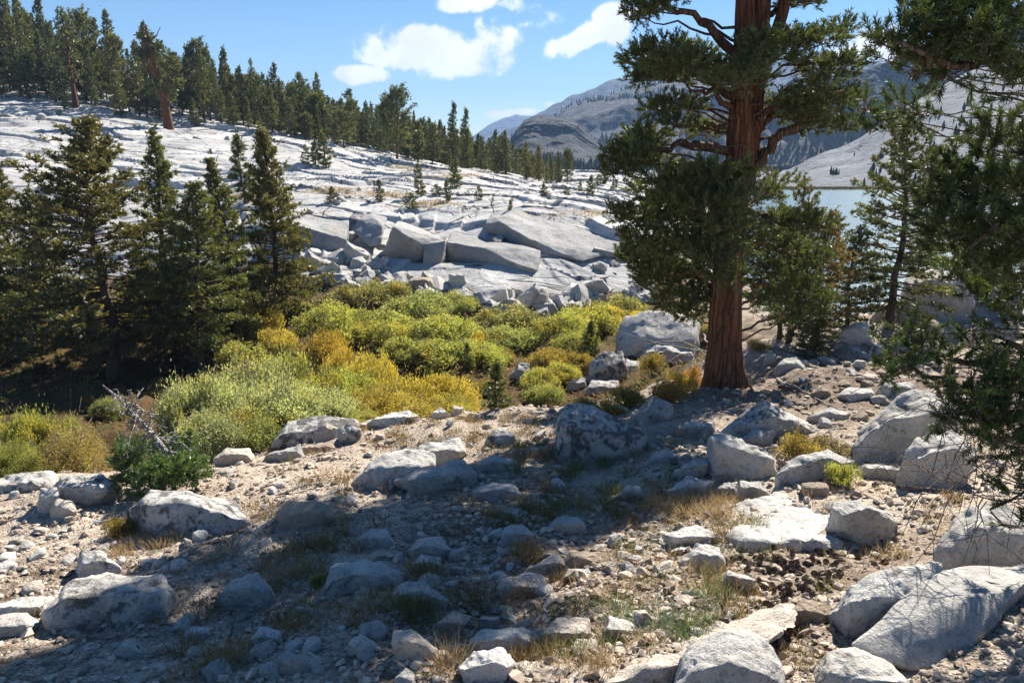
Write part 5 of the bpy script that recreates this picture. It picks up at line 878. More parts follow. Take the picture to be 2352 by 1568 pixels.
# ------------------------------------------------------------------ trees drawn limb by limb
def wiggly(P, rs, amp, n=14):
    P = np.asarray(P, float); t = np.linspace(0, len(P) - 1, n); Q = np.stack([np.interp(t, np.arange(len(P)), P[:, c]) for c in range(3)], -1)
    for _ in range(2): Q[1:-1] = (Q[:-2] + 2 * Q[1:-1] + Q[2:]) / 4
    return Q + np.concatenate([np.zeros((1, 3)), rs.randn(n - 1, 3) * amp])
def pad_tree(name, label, cat, foot, trunks, limbs, pads, bark, limb_bark, color, tuft, rs, group=None, dead=0, auto=True, lw=.05, dead_at=None, dw=.008, tmat=None):
    """trunks: (points xyz, radii); limbs: (points xyz, r0); pads: (centre xyz, radii xyz, count)"""
    root = put(name, None, None, None, tuple(foot), label, cat, group); f = np.asarray(foot); axis = np.asarray(trunks[0][0])
    mb = MB()
    for (P, r) in trunks:
        n = 60; t = np.linspace(0, len(P) - 1, n); Q = np.stack([np.interp(t, np.arange(len(P)), np.asarray(P)[:, c]) for c in range(3)], -1); rad = np.interp(t, np.arange(len(P)), r)
        for _ in range(3): Q[1:-1] = (Q[:-2] + 2 * Q[1:-1] + Q[2:]) / 4
        V, Fc = tube(Q - f, rad, 36); c = np.repeat(Q - f, 36, 0); c = np.concatenate([c, c[-1:]]); d = V - c
        ang = np.arctan2(d[:, 1], d[:, 0]); rr = np.linalg.norm(d, axis=1, keepdims=True)
        nz_ = fbm(np.stack([np.cos(ang) * 2.6, np.sin(ang) * 2.6, V[:, 2] * .35], -1), 4, .55, True) * .13 + fbm(V * 9, 3) * .06
        flare = np.clip(1 - V[:, 2] / .7, 0, 1) ** 2 * (.10 + .22 * np.maximum(0, np.cos(ang * 5 + 1))) * (len(P) > 10)
        V = c + d * (1 + nz_ + flare * (len(P) > 3))[:, None]; mb.add(V, Fc)
    put('trunk', mb.mesh('trunk', True), bark, root)
    tw = MB()
    for (P, r) in limbs:
        Q = wiggly(P, rs, .02 + .015 * np.linalg.norm(np.subtract(P[-1], P[0])) * .5, 16); V, Fc = tube(Q - f, r * np.linspace(1, .28, 16) ** 1.1, 7); b = MB(); b.add(V, Fc); put('limb', b.mesh('limb', True), limb_bark, root)
    cr = MB()
    for (c, rad, cnt) in pads:
        c = np.asarray(c, float); rad = np.asarray(rad, float)
        if auto:
            k = int(np.argmin(np.abs(axis[:, 2] - (c[2] - .25 * np.linalg.norm((c - axis.mean(0))[:2]))))); zz = c[2] - .22 * np.linalg.norm((c - axis[k])[:2]); a = np.array([np.interp(zz, axis[:, 2], axis[:, j]) for j in range(2)] + [zz])
            mid = (a + c) / 2 + np.array([0, 0, .12 * np.linalg.norm(c - a)]) * rs.uniform(-.6, 1); Q = wiggly([a, mid, c], rs, .03, 9)
            V, Fc = tube(Q - f, lw * np.linspace(1, .25, 9), 5); b = MB(); b.add(V, Fc); put('limb', b.mesh('limb', True), limb_bark, root)
        ns = max(6, int(cnt)); o = rs.randn(ns, 3); o = unit(o) * rs.rand(ns, 1) ** .4
        S = c + o * rad; D = unit(o * (1, 1, .6) + np.array([0, 0, .45]) + rs.randn(ns, 3) * .35); ln = tuft['spray'] * rs.uniform(.6, 1.3, ns)
        m = tuft['per']; idx = np.repeat(np.arange(ns), m); u = np.tile((np.arange(m) + .5) / m, ns); P = S[idx] + D[idx] * (ln[idx] * u)[:, None]
        tufts(cr, P - f, D[idx] + np.array([0, 0, .15]), tuft['n'], tuft['L'], tuft['W'], rs, tuft['spread'], tuft.get('along', 0))
        for i in range(min(ns, tuft.get('tw', 10))):
            V, Fc = tube(np.array([c - (0, 0, rad[2] * .3) + rs.randn(3) * rad * .2, (c + S[i]) / 2 + rs.randn(3) * .03, S[i], S[i] + D[i] * ln[i] * .9]) - f, np.array([1.6, 1.2, 1, .5]) * tuft['tr'], 4); tw.add(V, Fc)
    for i in range(dead):
        a = dead_at(rs); ln = rs.uniform(.25, 1.0) * (.55 if tmat else 1); d = unit(rs.randn(3) * (1, 1, .35)); s = np.linspace(0, 1, 6)[:, None]; Q = a + d * ln * s + np.cumsum(rs.randn(6, 3) * .045 * ln, 0) - np.array([0, 0, .3 * ln]) * s ** 2
        V, Fc = tube(Q - f, dw * np.linspace(1, .4, 6), 4); tw.add(V, Fc)
        for j in range(4):
            b = Q[rs.randint(1, 5)]; e = unit(d + rs.randn(3) * .9); V, Fc = tube(np.array([b, b + e * ln * .18 + rs.randn(3) * .02, b + e * ln * .36 - (0, 0, .05 * ln)]) - f, dw * .55, 3); tw.add(V, Fc)
    if tw.n: put('twigs', tw.mesh('twigs', True), tmat or M_TWIG, root)
    if cr.n: c = put('crown', cr.mesh('crown'), M_NEEDLE, root); c.color = tuple(color) + (1,)
    return root

rs = np.random.RandomState(77)
foot = hit(1665, 888); Y0 = foot[1]; X_ = lambda u, v, dy=0.0: at_y(u, v, Y0 + dy); PX = Y0 / F
trunks = [([X_(1665, 905), X_(1664, 880), X_(1664, 800), X_(1666, 700), X_(1676, 560), X_(1690, 440), X_(1697, 380), X_(1700, 320), X_(1702, 240), X_(1708, 120), X_(1712, 0), X_(1716, -150), X_(1718, -400), X_(1720, -700), X_(1722, -980)], np.array([52, 47, 37, 34, 31, 29, 29, 27, 22, 20, 19, 17, 12, 7, 2]) * PX),
          ([X_(1712, 420, .1), X_(1716, 360, .1), X_(1722, 300, .12), X_(1730, 220, .12), X_(1740, 120, .15), X_(1748, 20, .2), X_(1756, -120, .2), X_(1770, -420, .3), X_(1780, -640, .3)], np.array([20, 23, 23, 22, 20, 19, 17, 11, 3]) * PX),
          ([X_(1760, 130, .1), X_(1785, 70, .15), X_(1800, 20, .2), X_(1806, -60, .2), X_(1812, -260, .2)], np.array([9, 12, 12, 10, 3]) * PX)]
limbs = [([X_(1695, 125), X_(1640, 70, -.3), X_(1600, 40, -.4), X_(1530, 12, -.6), X_(1465, 35, -.8)], .085), ([X_(1690, 225), X_(1640, 185, .3), X_(1590, 160, .5), X_(1500, 150, .6)], .09), ([X_(1680, 250), X_(1640, 215, -.5), X_(1580, 200, -.9)], .06),
         ([X_(1688, 300), X_(1620, 285, .2), X_(1560, 290, .4), X_(1480, 310, .5)], .06), ([X_(1680, 348), X_(1620, 335, -.5), X_(1560, 330, -.8), X_(1500, 350, -1), X_(1430, 385, -1.1)], .08), ([X_(1672, 412), X_(1600, 380, .2), X_(1550, 385, .5), X_(1480, 420, .8)], .085),
         ([X_(1665, 525), X_(1610, 490, -.3), X_(1550, 480, -.5), X_(1450, 505, -.8)], .08), ([X_(1660, 570), X_(1600, 560, .3), X_(1520, 590, .6)], .07), ([X_(1655, 640), X_(1590, 620, -.6), X_(1520, 650, -1)], .06), ([X_(1650, 690), X_(1655, 760, -.3), X_(1640, 800, -.45)], .035),
         ([X_(1735, 300, .1), X_(1760, 270, .2), X_(1800, 215, .4), X_(1850, 180, .5), X_(1920, 160, .6)], .085), ([X_(1722, 295, .1), X_(1770, 245, -.3), X_(1850, 222, -.5), X_(1930, 205, -.6)], .075), ([X_(1708, 430, .1), X_(1745, 370, 0), X_(1780, 318, -.1), X_(1830, 285, -.2), X_(1900, 260, -.3)], .13),
         ([X_(1700, 480), X_(1760, 500, -.4), X_(1830, 500, -.7), X_(1890, 520, -.8)], .07), ([X_(1695, 560), X_(1760, 560, .4), X_(1850, 595, .9)], .07), ([X_(1690, 640), X_(1760, 650, .4), X_(1840, 690, .9)], .06), ([X_(1740, 100, .2), X_(1800, 95, -.2), X_(1880, 90, -.4)], .06), ([X_(1760, 40, .3), X_(1800, 10, .4), X_(1870, 0, .5)], .06)]
HP = [(1485, 22, 44, 16, -.7), (1530, 6, 40, 12, -.5), (1465, 40, 26, 10, -.8), (1480, 142, 48, 34, .5), (1530, 122, 58, 32, .2), (1590, 140, 58, 34, .6), (1640, 168, 40, 26, -.4), (1530, 178, 58, 20, .8), (1470, 175, 30, 20, .4), (1560, 150, 60, 28, -.9),
      (1560, 238, 50, 13, .2), (1505, 250, 42, 14, .5), (1590, 250, 30, 10, -.4), (1480, 318, 55, 28, .5), (1440, 362, 46, 28, -1), (1420, 392, 32, 20, -1.1), (1500, 375, 46, 20, .7), (1560, 285, 45, 12, .1), (1470, 345, 40, 22, 0), (1620, 300, 26, 12, .5),
      (1560, 425, 66, 30, -1.1), (1630, 402, 46, 26, -1.3), (1600, 462, 76, 30, -1.2), (1530, 470, 56, 24, -.3), (1470, 502, 56, 18, -.7), (1430, 490, 28, 15, -.8), (1560, 520, 66, 22, -.9), (1652, 482, 46, 26, -1.4), (1700, 400, 26, 22, -1.2), (1600, 420, 60, 26, 1.0),
      (1480, 548, 56, 25, -.6), (1540, 572, 56, 30, -.4), (1600, 560, 46, 26, -1.2), (1450, 590, 38, 20, .3), (1512, 622, 56, 34, .2), (1570, 632, 56, 34, .5), (1600, 680, 46, 26, .2), (1545, 690, 42, 26, .6), (1480, 650, 28, 20, .4), (1640, 602, 36, 26, -1.3), (1680, 640, 36, 18, -1.4), (1590, 720, 40, 20, .5), (1470, 600, 40, 22, .8), (1640, 560, 40, 22, 1.1),
      (1850, 4, 46, 10, .4), (1800, -25, 40, 14, .4), (1820, 95, 56, 20, -.5), (1760, 98, 46, 20, -.8), (1880, 92, 56, 18, -.3), (1930, 65, 28, 16, .3), (1722, 152, 36, 22, -1), (1780, 130, 46, 18, -.6), (1850, 140, 36, 12, .3), (1900, 165, 56, 20, .5), (1945, 142, 36, 16, .5), (1690, 165, 26, 14, -1),
      (1830, 248, 56, 30, -.3), (1890, 238, 50, 30, 0), (1945, 228, 36, 24, .3), (1850, 286, 40, 14, 0), (1930, 292, 36, 20, .3), (1880, 200, 40, 14, -.6), (1850, 262, 40, 20, -.2),
      (1770, 510, 46, 18, -.4), (1830, 508, 50, 20, -.7), (1882, 522, 40, 20, -.8), (1800, 562, 56, 26, .4), (1740, 546, 36, 20, -.6), (1862, 592, 46, 26, .8), (1780, 622, 46, 26, .6), (1840, 652, 46, 30, .9), (1762, 682, 40, 26, .6), (1872, 690, 50, 26, 1.0), (1822, 722, 46, 20, .9), (1765, 450, 36, 24, .8), (1735, 600, 30, 18, .5)]
pads = []
for (u, v, ru, rv, dy) in HP:
    pads.append((X_(u, v, dy), (ru * PX * 1.04, ru * PX * .8, rv * PX * .86), ru * rv * .082))
for k in range(84):                                         # the crown goes on above the picture
    v = -60 - 900 * (k + rs.rand()) / 84; sp = 290 * (1 - (-v / 1150)) + 50; a = rs.uniform(0, 6.28); q = rs.uniform(.35, 1)
    pads.append((X_(1672 + sp * q * math.cos(a), v, .5) + np.array([0, sp * q * math.sin(a) * PX, 0]), (.62, .62, .26), 190))
for (u, v, dy) in [(1600, 300, 2.2), (1780, 420, 2.0), (1560, 500, 2.0), (1740, 240, 2.2), (1690, 455, -1.5), (1675, 520, -1.4), (1700, 185, -1.2), (1655, 585, -1.4), (1500, 440, 1.6)]:
    pads.append((X_(u, v, dy), (.55, .5, .16), 60))
TUFT = dict(spray=.16, per=4, n=10, L=.078, W=.0145, spread=.55, tw=12, tr=.006, along=.03)
pad_tree('pine_tree', 'big old pine with a thick red brown trunk, standing where gravel meets gully', 'pine tree', foot - (0, 0, .15), trunks, limbs, pads, M_BARK_RED, M_LIMB, (.105, .128, .042), TUFT, rs, None, 60, True, .03,
         lambda r: X_(1690 + r.uniform(-40, 40), r.uniform(250, 700), r.choice([-.3, .3])))
# near pine whose branches hang in from outside the picture
rs = np.random.RandomState(78); Yn = 4.6
N_ = lambda u, v, dy=0.0: at_y(u, v, Yn + dy); PN = Yn / F
ft = drop(N_(2760, 1200)[0] + .2, Yn + .5)
tk = [([ft, ft + (0, 0, .4), ft + (-.03, 0, 1.5), ft + (-.05, .05, 3), ft + (0, .1, 5), ft + (.05, .1, 6.5)], [.21, .17, .15, .13, .07, .02])]
TN = lambda z: ft + (-.03, 0, z)
zt = lambda v: N_(2600, v)[2] - ft[2]
limbs = [([TN(zt(150)), N_(2500, 120, .3), N_(2352, 115, .1), N_(2250, 160, 0), N_(2150, 120, -.1), N_(2060, 95, -.1)], .05), ([TN(zt(380)), N_(2500, 380, .2), N_(2352, 410, .2), N_(2240, 440, .3), N_(2140, 400, .3)], .045), ([TN(zt(500)), N_(2480, 480, -.1), N_(2330, 500, -.2), N_(2220, 560, -.2)], .04),
         ([TN(zt(760)), N_(2480, 780, .2), N_(2352, 800, .1), N_(2220, 845, 0), N_(2120, 858, 0), N_(2050, 840, 0)], .035), ([TN(zt(930)), N_(2480, 930, -.2), N_(2340, 960, -.3), N_(2250, 965, -.3), N_(2190, 930, -.3)], .035), ([TN(zt(1080)), N_(2480, 1090, -.3), N_(2360, 1110, -.3), N_(2290, 1180, -.3)], .02), ([TN(zt(640)), N_(2480, 640, .3), N_(2300, 640, .4), N_(2180, 620, .5)], .035), ([TN(zt(20)), N_(2500, 0, .1), N_(2352, 10, 0), N_(2200, 20, .1)], .04)]
NP = [(2120, 75, 45, 30, 0), (2060, 85, 30, 20, 0), (2180, 60, 60, 45, 0), (2240, 40, 60, 45, .1), (2310, 50, 70, 60, 0), (2150, 140, 55, 30, 0), (2210, 130, 60, 40, .1), (2290, 140, 60, 30, -.1), (2100, 160, 40, 25, .1), (2170, 175, 40, 20, .1), (2090, 30, 30, 20, .1), (2130, 5, 40, 25, .1), (2200, 0, 60, 30, .2), (2020, 95, 25, 18, .1), (2045, 130, 28, 18, .2), (2340, 195, 40, 30, -.1), (2310, 175, 25, 14, -.2), (2260, 85, 50, 35, -.2),
      (2075, 245, 26, 16, .5), (2120, 262, 26, 16, .5), (2010, 290, 30, 20, .8), (2050, 300, 30, 18, .8), (1985, 250, 24, 16, .8),
      (2300, 300, 50, 30, .2), (2340, 340, 40, 30, .2), (2260, 350, 50, 30, .3), (2200, 395, 50, 30, .3), (2140, 385, 35, 22, .3), (2180, 450, 60, 36, .2), (2250, 430, 60, 40, .1), (2320, 430, 60, 45, .1), (2150, 500, 50, 32, .2), (2210, 520, 60, 40, 0), (2280, 510, 65, 45, -.1), (2340, 540, 50, 50, -.1), (2170, 560, 50, 32, .2), (2230, 590, 60, 40, 0), (2300, 600, 60, 45, 0), (2340, 640, 50, 40, 0), (2190, 630, 40, 26, .4), (2250, 660, 50, 30, .3), (2310, 700, 60, 30, .2), (2120, 470, 28, 20, .3),
      (2340, 770, 40, 20, .1), (2250, 785, 36, 16, .1), (2110, 800, 34, 22, 0), (2060, 810, 26, 18, 0), (2150, 820, 34, 20, 0), (2045, 848, 20, 14, 0), (2085, 845, 30, 14, 0), (2100, 760, 22, 14, 0), (2220, 830, 40, 16, .1),
      (2340, 860, 50, 35, -.2), (2280, 890, 50, 30, -.3), (2210, 915, 40, 26, -.3), (2185, 945, 24, 22, -.3), (2250, 950, 55, 34, -.3), (2320, 940, 60, 45, -.3), (2200, 985, 34, 20, -.3), (2280, 1005, 55, 36, -.3), (2340, 1030, 44, 34, -.3), (2345, 1130, 34, 26, -.3), (2350, 1200, 26, 24, -.4), (2330, 1010, 40, 30, .3), (2300, 820, 40, 24, .3)]
pads = [(N_(u, v, dy), (ru * PN, ru * PN, rv * PN * 1.05), max(7, ru * rv * .0135)) for (u, v, ru, rv, dy) in NP]
for k in range(60):
    a = rs.uniform(0, 6.28); z = rs.uniform(1.0, 6.3); q = rs.uniform(.3, 1.5) * (1.15 - z / 8); c = TN(z) + np.array([math.cos(a) * q, math.sin(a) * q, .15 * q]); cam_ = c / c[1] if c[1] > .3 else None
    px = 1176 + F * c[0] / (CP * c[1] - SP * c[2])
    if c[1] < 1.5 or px < 2380: continue
    pads.append((c, (.22, .22, .12), 34))
TUFTN = dict(spray=.12, per=4, n=24, L=.048, W=.0058, spread=.62, tw=7, tr=.003, along=.05)
pad_tree('pine_tree', 'near pine reaching in with bottlebrush needled branches over the gravel', 'pine tree', ft - (0, 0, .1), tk, limbs, pads, M_BARK, M_BARK, (.07, .10, .03), TUFTN, rs, None, 46, True, .012,
         lambda r: N_(r.uniform(2200, 2400), r.uniform(820, 1180), r.uniform(-.4, .3)), .004)
# red snag with a dead top on the hillside
rs = np.random.RandomState(79); Ys = 92; S_ = lambda u, v, dy=0.0: at_y(u, v, Ys + dy); PS = Ys / F; fs = drop(S_(388, 300)[0], Ys)
tk = [([fs - (0, 0, .3), fs + (0, 0, .3), S_(378, 235), S_(368, 190), S_(352, 150), S_(345, 110), S_(338, 80), S_(334, 56)], np.array([12, 9.5, 8, 7.2, 6.5, 5.2, 3.4, .8]) * PS)]
lb = [([S_(350, 150), S_(335, 120, 1), S_(318, 90, 1)], .12), ([S_(343, 100), S_(360, 80), S_(368, 62)], .10), ([S_(340, 90), S_(326, 72), S_(322, 60)], .10), ([S_(372, 210), S_(395, 180), S_(410, 160)], .13), ([S_(345, 110), S_(328, 105), S_(318, 98)], .1)]
pads = [(S_(u, v, dy), (ru * PS, ru * PS, rv * PS), 55) for (u, v, ru, rv, dy) in [(330, 125, 14, 10, 0), (362, 112, 16, 10, .5), (395, 150, 20, 14, 1), (340, 160, 16, 12, 1), (355, 200, 18, 12, -1), (400, 190, 18, 14, 1), (335, 90, 14, 10, 0), (385, 220, 14, 10, 1)]]
pad_tree('conifer_tree', 'old red trunked snag with a twisted dead top above the forest edge', 'conifer', fs, tk, lb, pads, M_BARK_RED, M_BARK_RED, DARK, dict(spray=.4, per=3, n=5, L=.4, W=.12, spread=.6, tw=5, tr=.03), rs, None, 40, False, .1, lambda r: S_(338 + r.uniform(-6, 8), r.uniform(60, 150)), .04)
# pine shrub with a leaning bleached dead top
rs = np.random.RandomState(80); fp = hit(372, 1125); Yp = fp[1]; Q_ = lambda u, v, dy=0.0: at_y(u, v, Yp + dy); PP = Yp / F
tk = [([fp - (0, 0, .1), fp + (0, 0, .12), Q_(378, 1080), Q_(384, 1040), Q_(345, 990, .1), Q_(300, 945, .2), Q_(262, 905, .3), Q_(236, 884, .3)], np.array([9, 8, 7, 6, 5.2, 4.2, 3, 1]) * PP)]
lb = [([Q_(384, 1040), Q_(420, 1030), Q_(450, 1035)], .02), ([Q_(350, 995), Q_(330, 1000), Q_(318, 1035)], .02), ([Q_(340, 985, .1), Q_(352, 955), Q_(350, 925)], .018), ([Q_(318, 962, .1), Q_(315, 935), Q_(300, 925)], .015), ([Q_(300, 945, .2), Q_(280, 952), Q_(262, 940)], .015), ([Q_(290, 935, .2), Q_(298, 910), Q_(296, 895)], .012), ([Q_(384, 1045), Q_(400, 1010), Q_(398, 985)], .018), ([Q_(365, 1015), Q_(350, 1030), Q_(345, 1055)], .018), ([Q_(384, 1060), Q_(410, 1060), Q_(440, 1050)], .02), ([Q_(335, 980), Q_(318, 985), Q_(300, 975)], .014)]
pads = [(Q_(u, v, dy), (ru * PP, ru * PP, rv * PP), ru * rv * .09) for (u, v, ru, rv, dy) in [(295, 1060, 30, 30, 0), (330, 1030, 28, 18, .3), (315, 1095, 40, 24, -.2), (360, 1085, 40, 26, -.4), (410, 1080, 36, 26, -.3), (440, 1065, 30, 24, 0), (400, 1035, 36, 22, .4), (450, 1090, 26, 20, -.1), (350, 1110, 50, 18, -.3), (430, 1020, 22, 18, .4), (285, 1030, 20, 16, .3), (420, 1105, 36, 14, -.2)]]
pad_tree('pine_shrub', 'low green pine shrub with a bleached dead stem leaning out of it', 'pine shrub', fp, tk, lb, pads, M_DEAD, M_DEAD, (.11, .17, .05), dict(spray=.10, per=3, n=10, L=.065, W=.011, spread=.65, tw=6, tr=.005, along=.03), rs, None, 30, False, .02, lambda r: Q_(*[(262 + 120 * q, 905 + 132 * q) for q in [r.rand()]][0], .12), .009, M_DEAD)
# ------------------------------------------------------------------ willows and heath
def bush_mesh(seed, n, leaf, stems=26, lobes=9, flat=.78, wiry=0.0):
    """unit bush, radius 1, foot at the origin: stems and leaves"""
    rs = np.random.RandomState(seed); st = MB(); lf = MB(); C = []; Rr = []
    for i in range(lobes):
        a = i * 2.4 + rs.uniform(-.5, .5); q = .62 * math.sqrt((i + .3) / lobes); C.append((math.cos(a) * q, math.sin(a) * q, rs.uniform(.32, .62) * flat * (1.25 - .6 * q))); Rr.append(rs.uniform(.30, .46))
    C = np.array(C); Rr = np.array(Rr); k = rs.choice(lobes, n, p=Rr ** 2 / (Rr ** 2).sum()); o = unit(rs.randn(n, 3)); o[:, 2] = np.where(o[:, 2] < -.3, -o[:, 2], o[:, 2])
    rad = Rr[k] * (rs.rand(n) ** .28) * (1 + .62 * fbm(o * 2.2 + k[:, None] * 3.1, 3)); P = C[k] + o * rad[:, None] * (1, 1, flat)
    shoots = rs.rand(n) < .05; P[shoots] += o[shoots] * rs.uniform(0, .14, (shoots.sum(), 1)) + np.array([0, 0, .03])
    P[:, 2] = np.abs(P[:, 2]) + .02; clump = fbm(P * 3.2 + seed, 3); keep = clump > -.17; P, o, clump = P[keep], o[keep], clump[keep]
    D = unit(o * .7 + np.array([0, 0, .2]) + rs.randn(len(P), 3) * .8); tone = np.clip(.5 + .9 * fbm(P * 2.1 + seed + 9, 2) + .22 * rs.randn(len(P)), 0, 1)
    V, Fq, A = kites(P, D, leaf * rs.uniform(.6, 1.3, len(P)), leaf * .5, rs, tone); lf.add(V, Fq, A)
    for i in range(stems):
        c = C[rs.randint(lobes)] + rs.randn(3) * .16; c[2] = abs(c[2]) + .2; Q = wiggly([(rs.randn() * .08, rs.randn() * .08, -.05), c * (.4, .4, .5), c * (1, 1, 1.1)], rs, .015, 7); V, Fc = tube(Q, np.linspace(.016, .004, 7), 4); st.add(V, Fc)
    return st.mesh('stems', True), lf.mesh('foliage')
BUSH_NEAR = [bush_mesh(700 + i, 62000, .036, 50, 21) for i in range(3)]; BUSH = [bush_mesh(710 + i, 15000, .058, 34, 13) for i in range(5)]; BUSH_WIRY = [bush_mesh(720 + i, 15000, .030, 130, 9, .95) for i in range(2)]; HEATH = [bush_mesh(730 + i, 7000, .06, 60, 8, .8) for i in range(3)]
WILLOW = dict(GR=(.40, .435, .25), YG=(.325, .345, .105), YG2=(.37, .36, .105), Y=(.46, .38, .095), O=(.50, .36, .08), G=(.27, .30, .12), OLV=(.29, .285, .125), BR=(.26, .20, .065), RO=(.36, .19, .07), TAN=(.36, .29, .11), GY=(.26, .22, .15))
rb = random.Random(9)
def bush(lib, p, w_, h_, key, label, group=None, name='willow_bush', cat='willow bush'):
    o = put(name, None, None, None, tuple(p), label, cat, group); o.scale = (w_ / 1.75, w_ / 1.75 * rb.uniform(.8, 1.0), h_ / .92); o.rotation_euler = (0, 0, rb.uniform(0, 6.28))
    put('stems', lib[0], M_TWIG, o); c = put('foliage', lib[1], M_LEAF, o); k = WILLOW[key]; j = rb.uniform(.9, 1.1); c.color = (k[0] * j, k[1] * j, k[2] * j, 1); return o
def bush_Y(lib, u, vt, wpx, Y, key, label, group=None, **kw):
    d = at_y(u, vt, Y); g_ = drop(d[0], Y); bush(lib, g_ - (0, 0, .1), wpx * Y / F, max(.35, d[2] - g_[2]), key, label, group, **kw)
def bush_px(lib, u, vt, vb, wpx, key, label, group=None, grow=1.0, **kw):
    p = hit(u, vb, 3); d = at_y(u, vt, p[1]); bush(lib, p - (0, 0, .1), wpx * p[1] / F * grow, max(.25, (d[2] - p[2])), key, label, group, **kw)
nw = 'near willow thicket'
for i, (u, vt, wp, Y, k, lab) in enumerate([
    (445, 862, 215, 13.3, 'GR', 'grey green willow at the shaded end of the near thicket'), (560, 832, 240, 14.6, 'GR', 'tall silvery willow in the middle of the near thicket'), (675, 794, 230, 16.2, 'YG', 'yellow green willow rising behind the near thicket'), (765, 845, 200, 15.4, 'YG', 'lime willow between the silvery ones and the yellow ones'),
    (640, 880, 260, 13.4, 'GR', 'broad silvery willow in front, above the pointed boulders'), (500, 935, 230, 12.3, 'GR', 'drooping grey green willow over the gravel brink'), (730, 905, 210, 13.6, 'GR', 'silvery willow just above the dark domed boulder'), (590, 950, 190, 12.4, 'G', 'low green willow filling the foot of the near thicket'),
    (905, 842, 220, 15.8, 'Y', 'golden yellow willow at the back of the golden group'), (1000, 852, 190, 15.6, 'Y', 'golden yellow willow behind the standing stone'), (860, 888, 200, 14.3, 'Y', 'yellow willow leaning on the lime one'), (955, 893, 215, 14.4, 'Y', 'bright yellow willow directly behind the brink stones'), (800, 940, 130, 13.2, 'YG2', 'small yellow willow behind the dark domed boulder'), (1040, 905, 110, 14.6, 'YG2', 'small ochre willow beside the open young pine'),
    (800, 776, 130, 20.5, 'O', 'orange willow glowing behind the near thicket'), (850, 800, 150, 19.0, 'Y', 'amber willow between the near and far thickets'), (745, 757, 110, 25, 'O', 'bright orange willow at the foot of the slim pine')]):
    bush_Y(BUSH_NEAR[i % 3], u, vt - (26 if i < 8 else 10), wp * 1.14, Y, k, lab, nw)
for i, (u, vt, wp, Y, k, lab, L_) in enumerate([(45, 912, 170, 12.6, 'YG', 'dark leaved willow with yellow tips by the shaded gully edge', BUSH_NEAR), (140, 930, 100, 12.8, 'YG', 'small willow sprig beside the dark leaved willow', BUSH), (150, 980, 225, 11.4, 'TAN', 'twiggy brown gold willow above the cracked slab', BUSH_WIRY), (20, 1000, 150, 11.4, 'YG', 'willow at the edge of the view above the flat slab', BUSH_NEAR)]):
    bush_Y(L_[i % 2], u, vt, wp, Y, k, lab, 'willows at the shaded end')
fw = 'far willow thicket'
T_ = {'YG': 'lime', 'YG2': 'yellowish', 'OLV': 'olive', 'G': 'green', 'Y': 'yellow', 'O': 'orange', 'BR': 'brownish', 'RO': 'russet', 'GY': 'grey'}
for i, (u, vt, vb, wp, k, where) in enumerate([
    (760, 688, 790, 170, 'YG', 'next to the slim pine, middle tier'), (870, 698, 790, 200, 'YG', 'in the middle tier before the jutting ledge'), (830, 636, 705, 150, 'OLV', 'touching the white talus'), (905, 640, 700, 105, 'OLV', 'right under the jutting ledge'), (965, 662, 740, 175, 'G', 'below the pale ramp'), (1055, 668, 725, 105, 'G', 'by the upended blocks'), (1010, 712, 788, 180, 'YG', 'in the middle of the far thicket'),
    (935, 762, 835, 140, 'YG', 'behind the thin sapling'), (1005, 772, 850, 190, 'YG', 'in front of the small dark sapling'), (1105, 772, 842, 150, 'YG', 'past the small dark sapling'), (1097, 758, 805, 75, 'O', 'a single bright spot in the far thicket'), (1065, 738, 792, 130, 'YG', 'amid the far thicket'), (1162, 688, 764, 175, 'OLV', 'with shade beneath, under the upended blocks'), (1160, 742, 805, 150, 'G', 'below the olive one with shade beneath'),
    (1228, 748, 802, 85, 'G', 'alone at the stony gap'), (1300, 708, 795, 165, 'YG', 'below the broken talus'), (1362, 682, 772, 140, 'YG2', 'at the foot of the talus'), (1428, 668, 735, 120, 'OLV', 'under the big pine branch tips'), (1398, 698, 755, 105, 'Y', 'between talus and humped boulder'), (1452, 708, 750, 70, 'Y', 'just above the humped boulder'), (1325, 756, 815, 130, 'YG', 'beside the dark upright young pine'), (1262, 788, 855, 130, 'BR', 'above the mottled boulder'),
    (1340, 800, 862, 90, 'BR', 'between young pine and black streaked boulder'), (1240, 838, 892, 110, 'YG2', 'right of the mottled boulder'), (1250, 868, 932, 125, 'G', 'at the brink by the pale rock'), (1290, 826, 884, 100, 'YG2', 'low above the brink'), (1150, 790, 835, 80, 'BR', 'low and ruddy in the stony gap'), (1110, 860, 910, 90, 'BR', 'behind the open young pine'),
    (700, 690, 765, 110, 'YG', 'half behind the slim pine'), (520, 690, 785, 150, 'Y', 'seen between two gully pines'), (600, 688, 795, 130, 'Y', 'beside the foot of the slim pine'), (640, 740, 825, 110, 'Y', 'in front of the slim pine trunk'), (330, 655, 765, 180, 'Y', 'glimpsed behind the dense pine'), (200, 650, 735, 150, 'Y', 'glimpsed through the rust tinged pine'), (80, 640, 735, 170, 'Y', 'glimpsed between the edge pines'), (450, 640, 725, 150, 'Y', 'glimpsed behind the bushy pine'), (20, 700, 800, 150, 'G', 'in shade by the edge pine'), (560, 770, 850, 140, 'YG', 'in shade under the narrow pine'),
    (250, 905, 960, 90, 'G', 'alone in the dark gully'), (790, 720, 800, 130, 'YG2', 'between lime ones of the middle tier'), (900, 735, 800, 120, 'YG2', 'low before the middle tier')]):
    bush_px(BUSH[i % 5], u, vt, vb, wp, k, f'{T_[k]} willow {where}', fw)
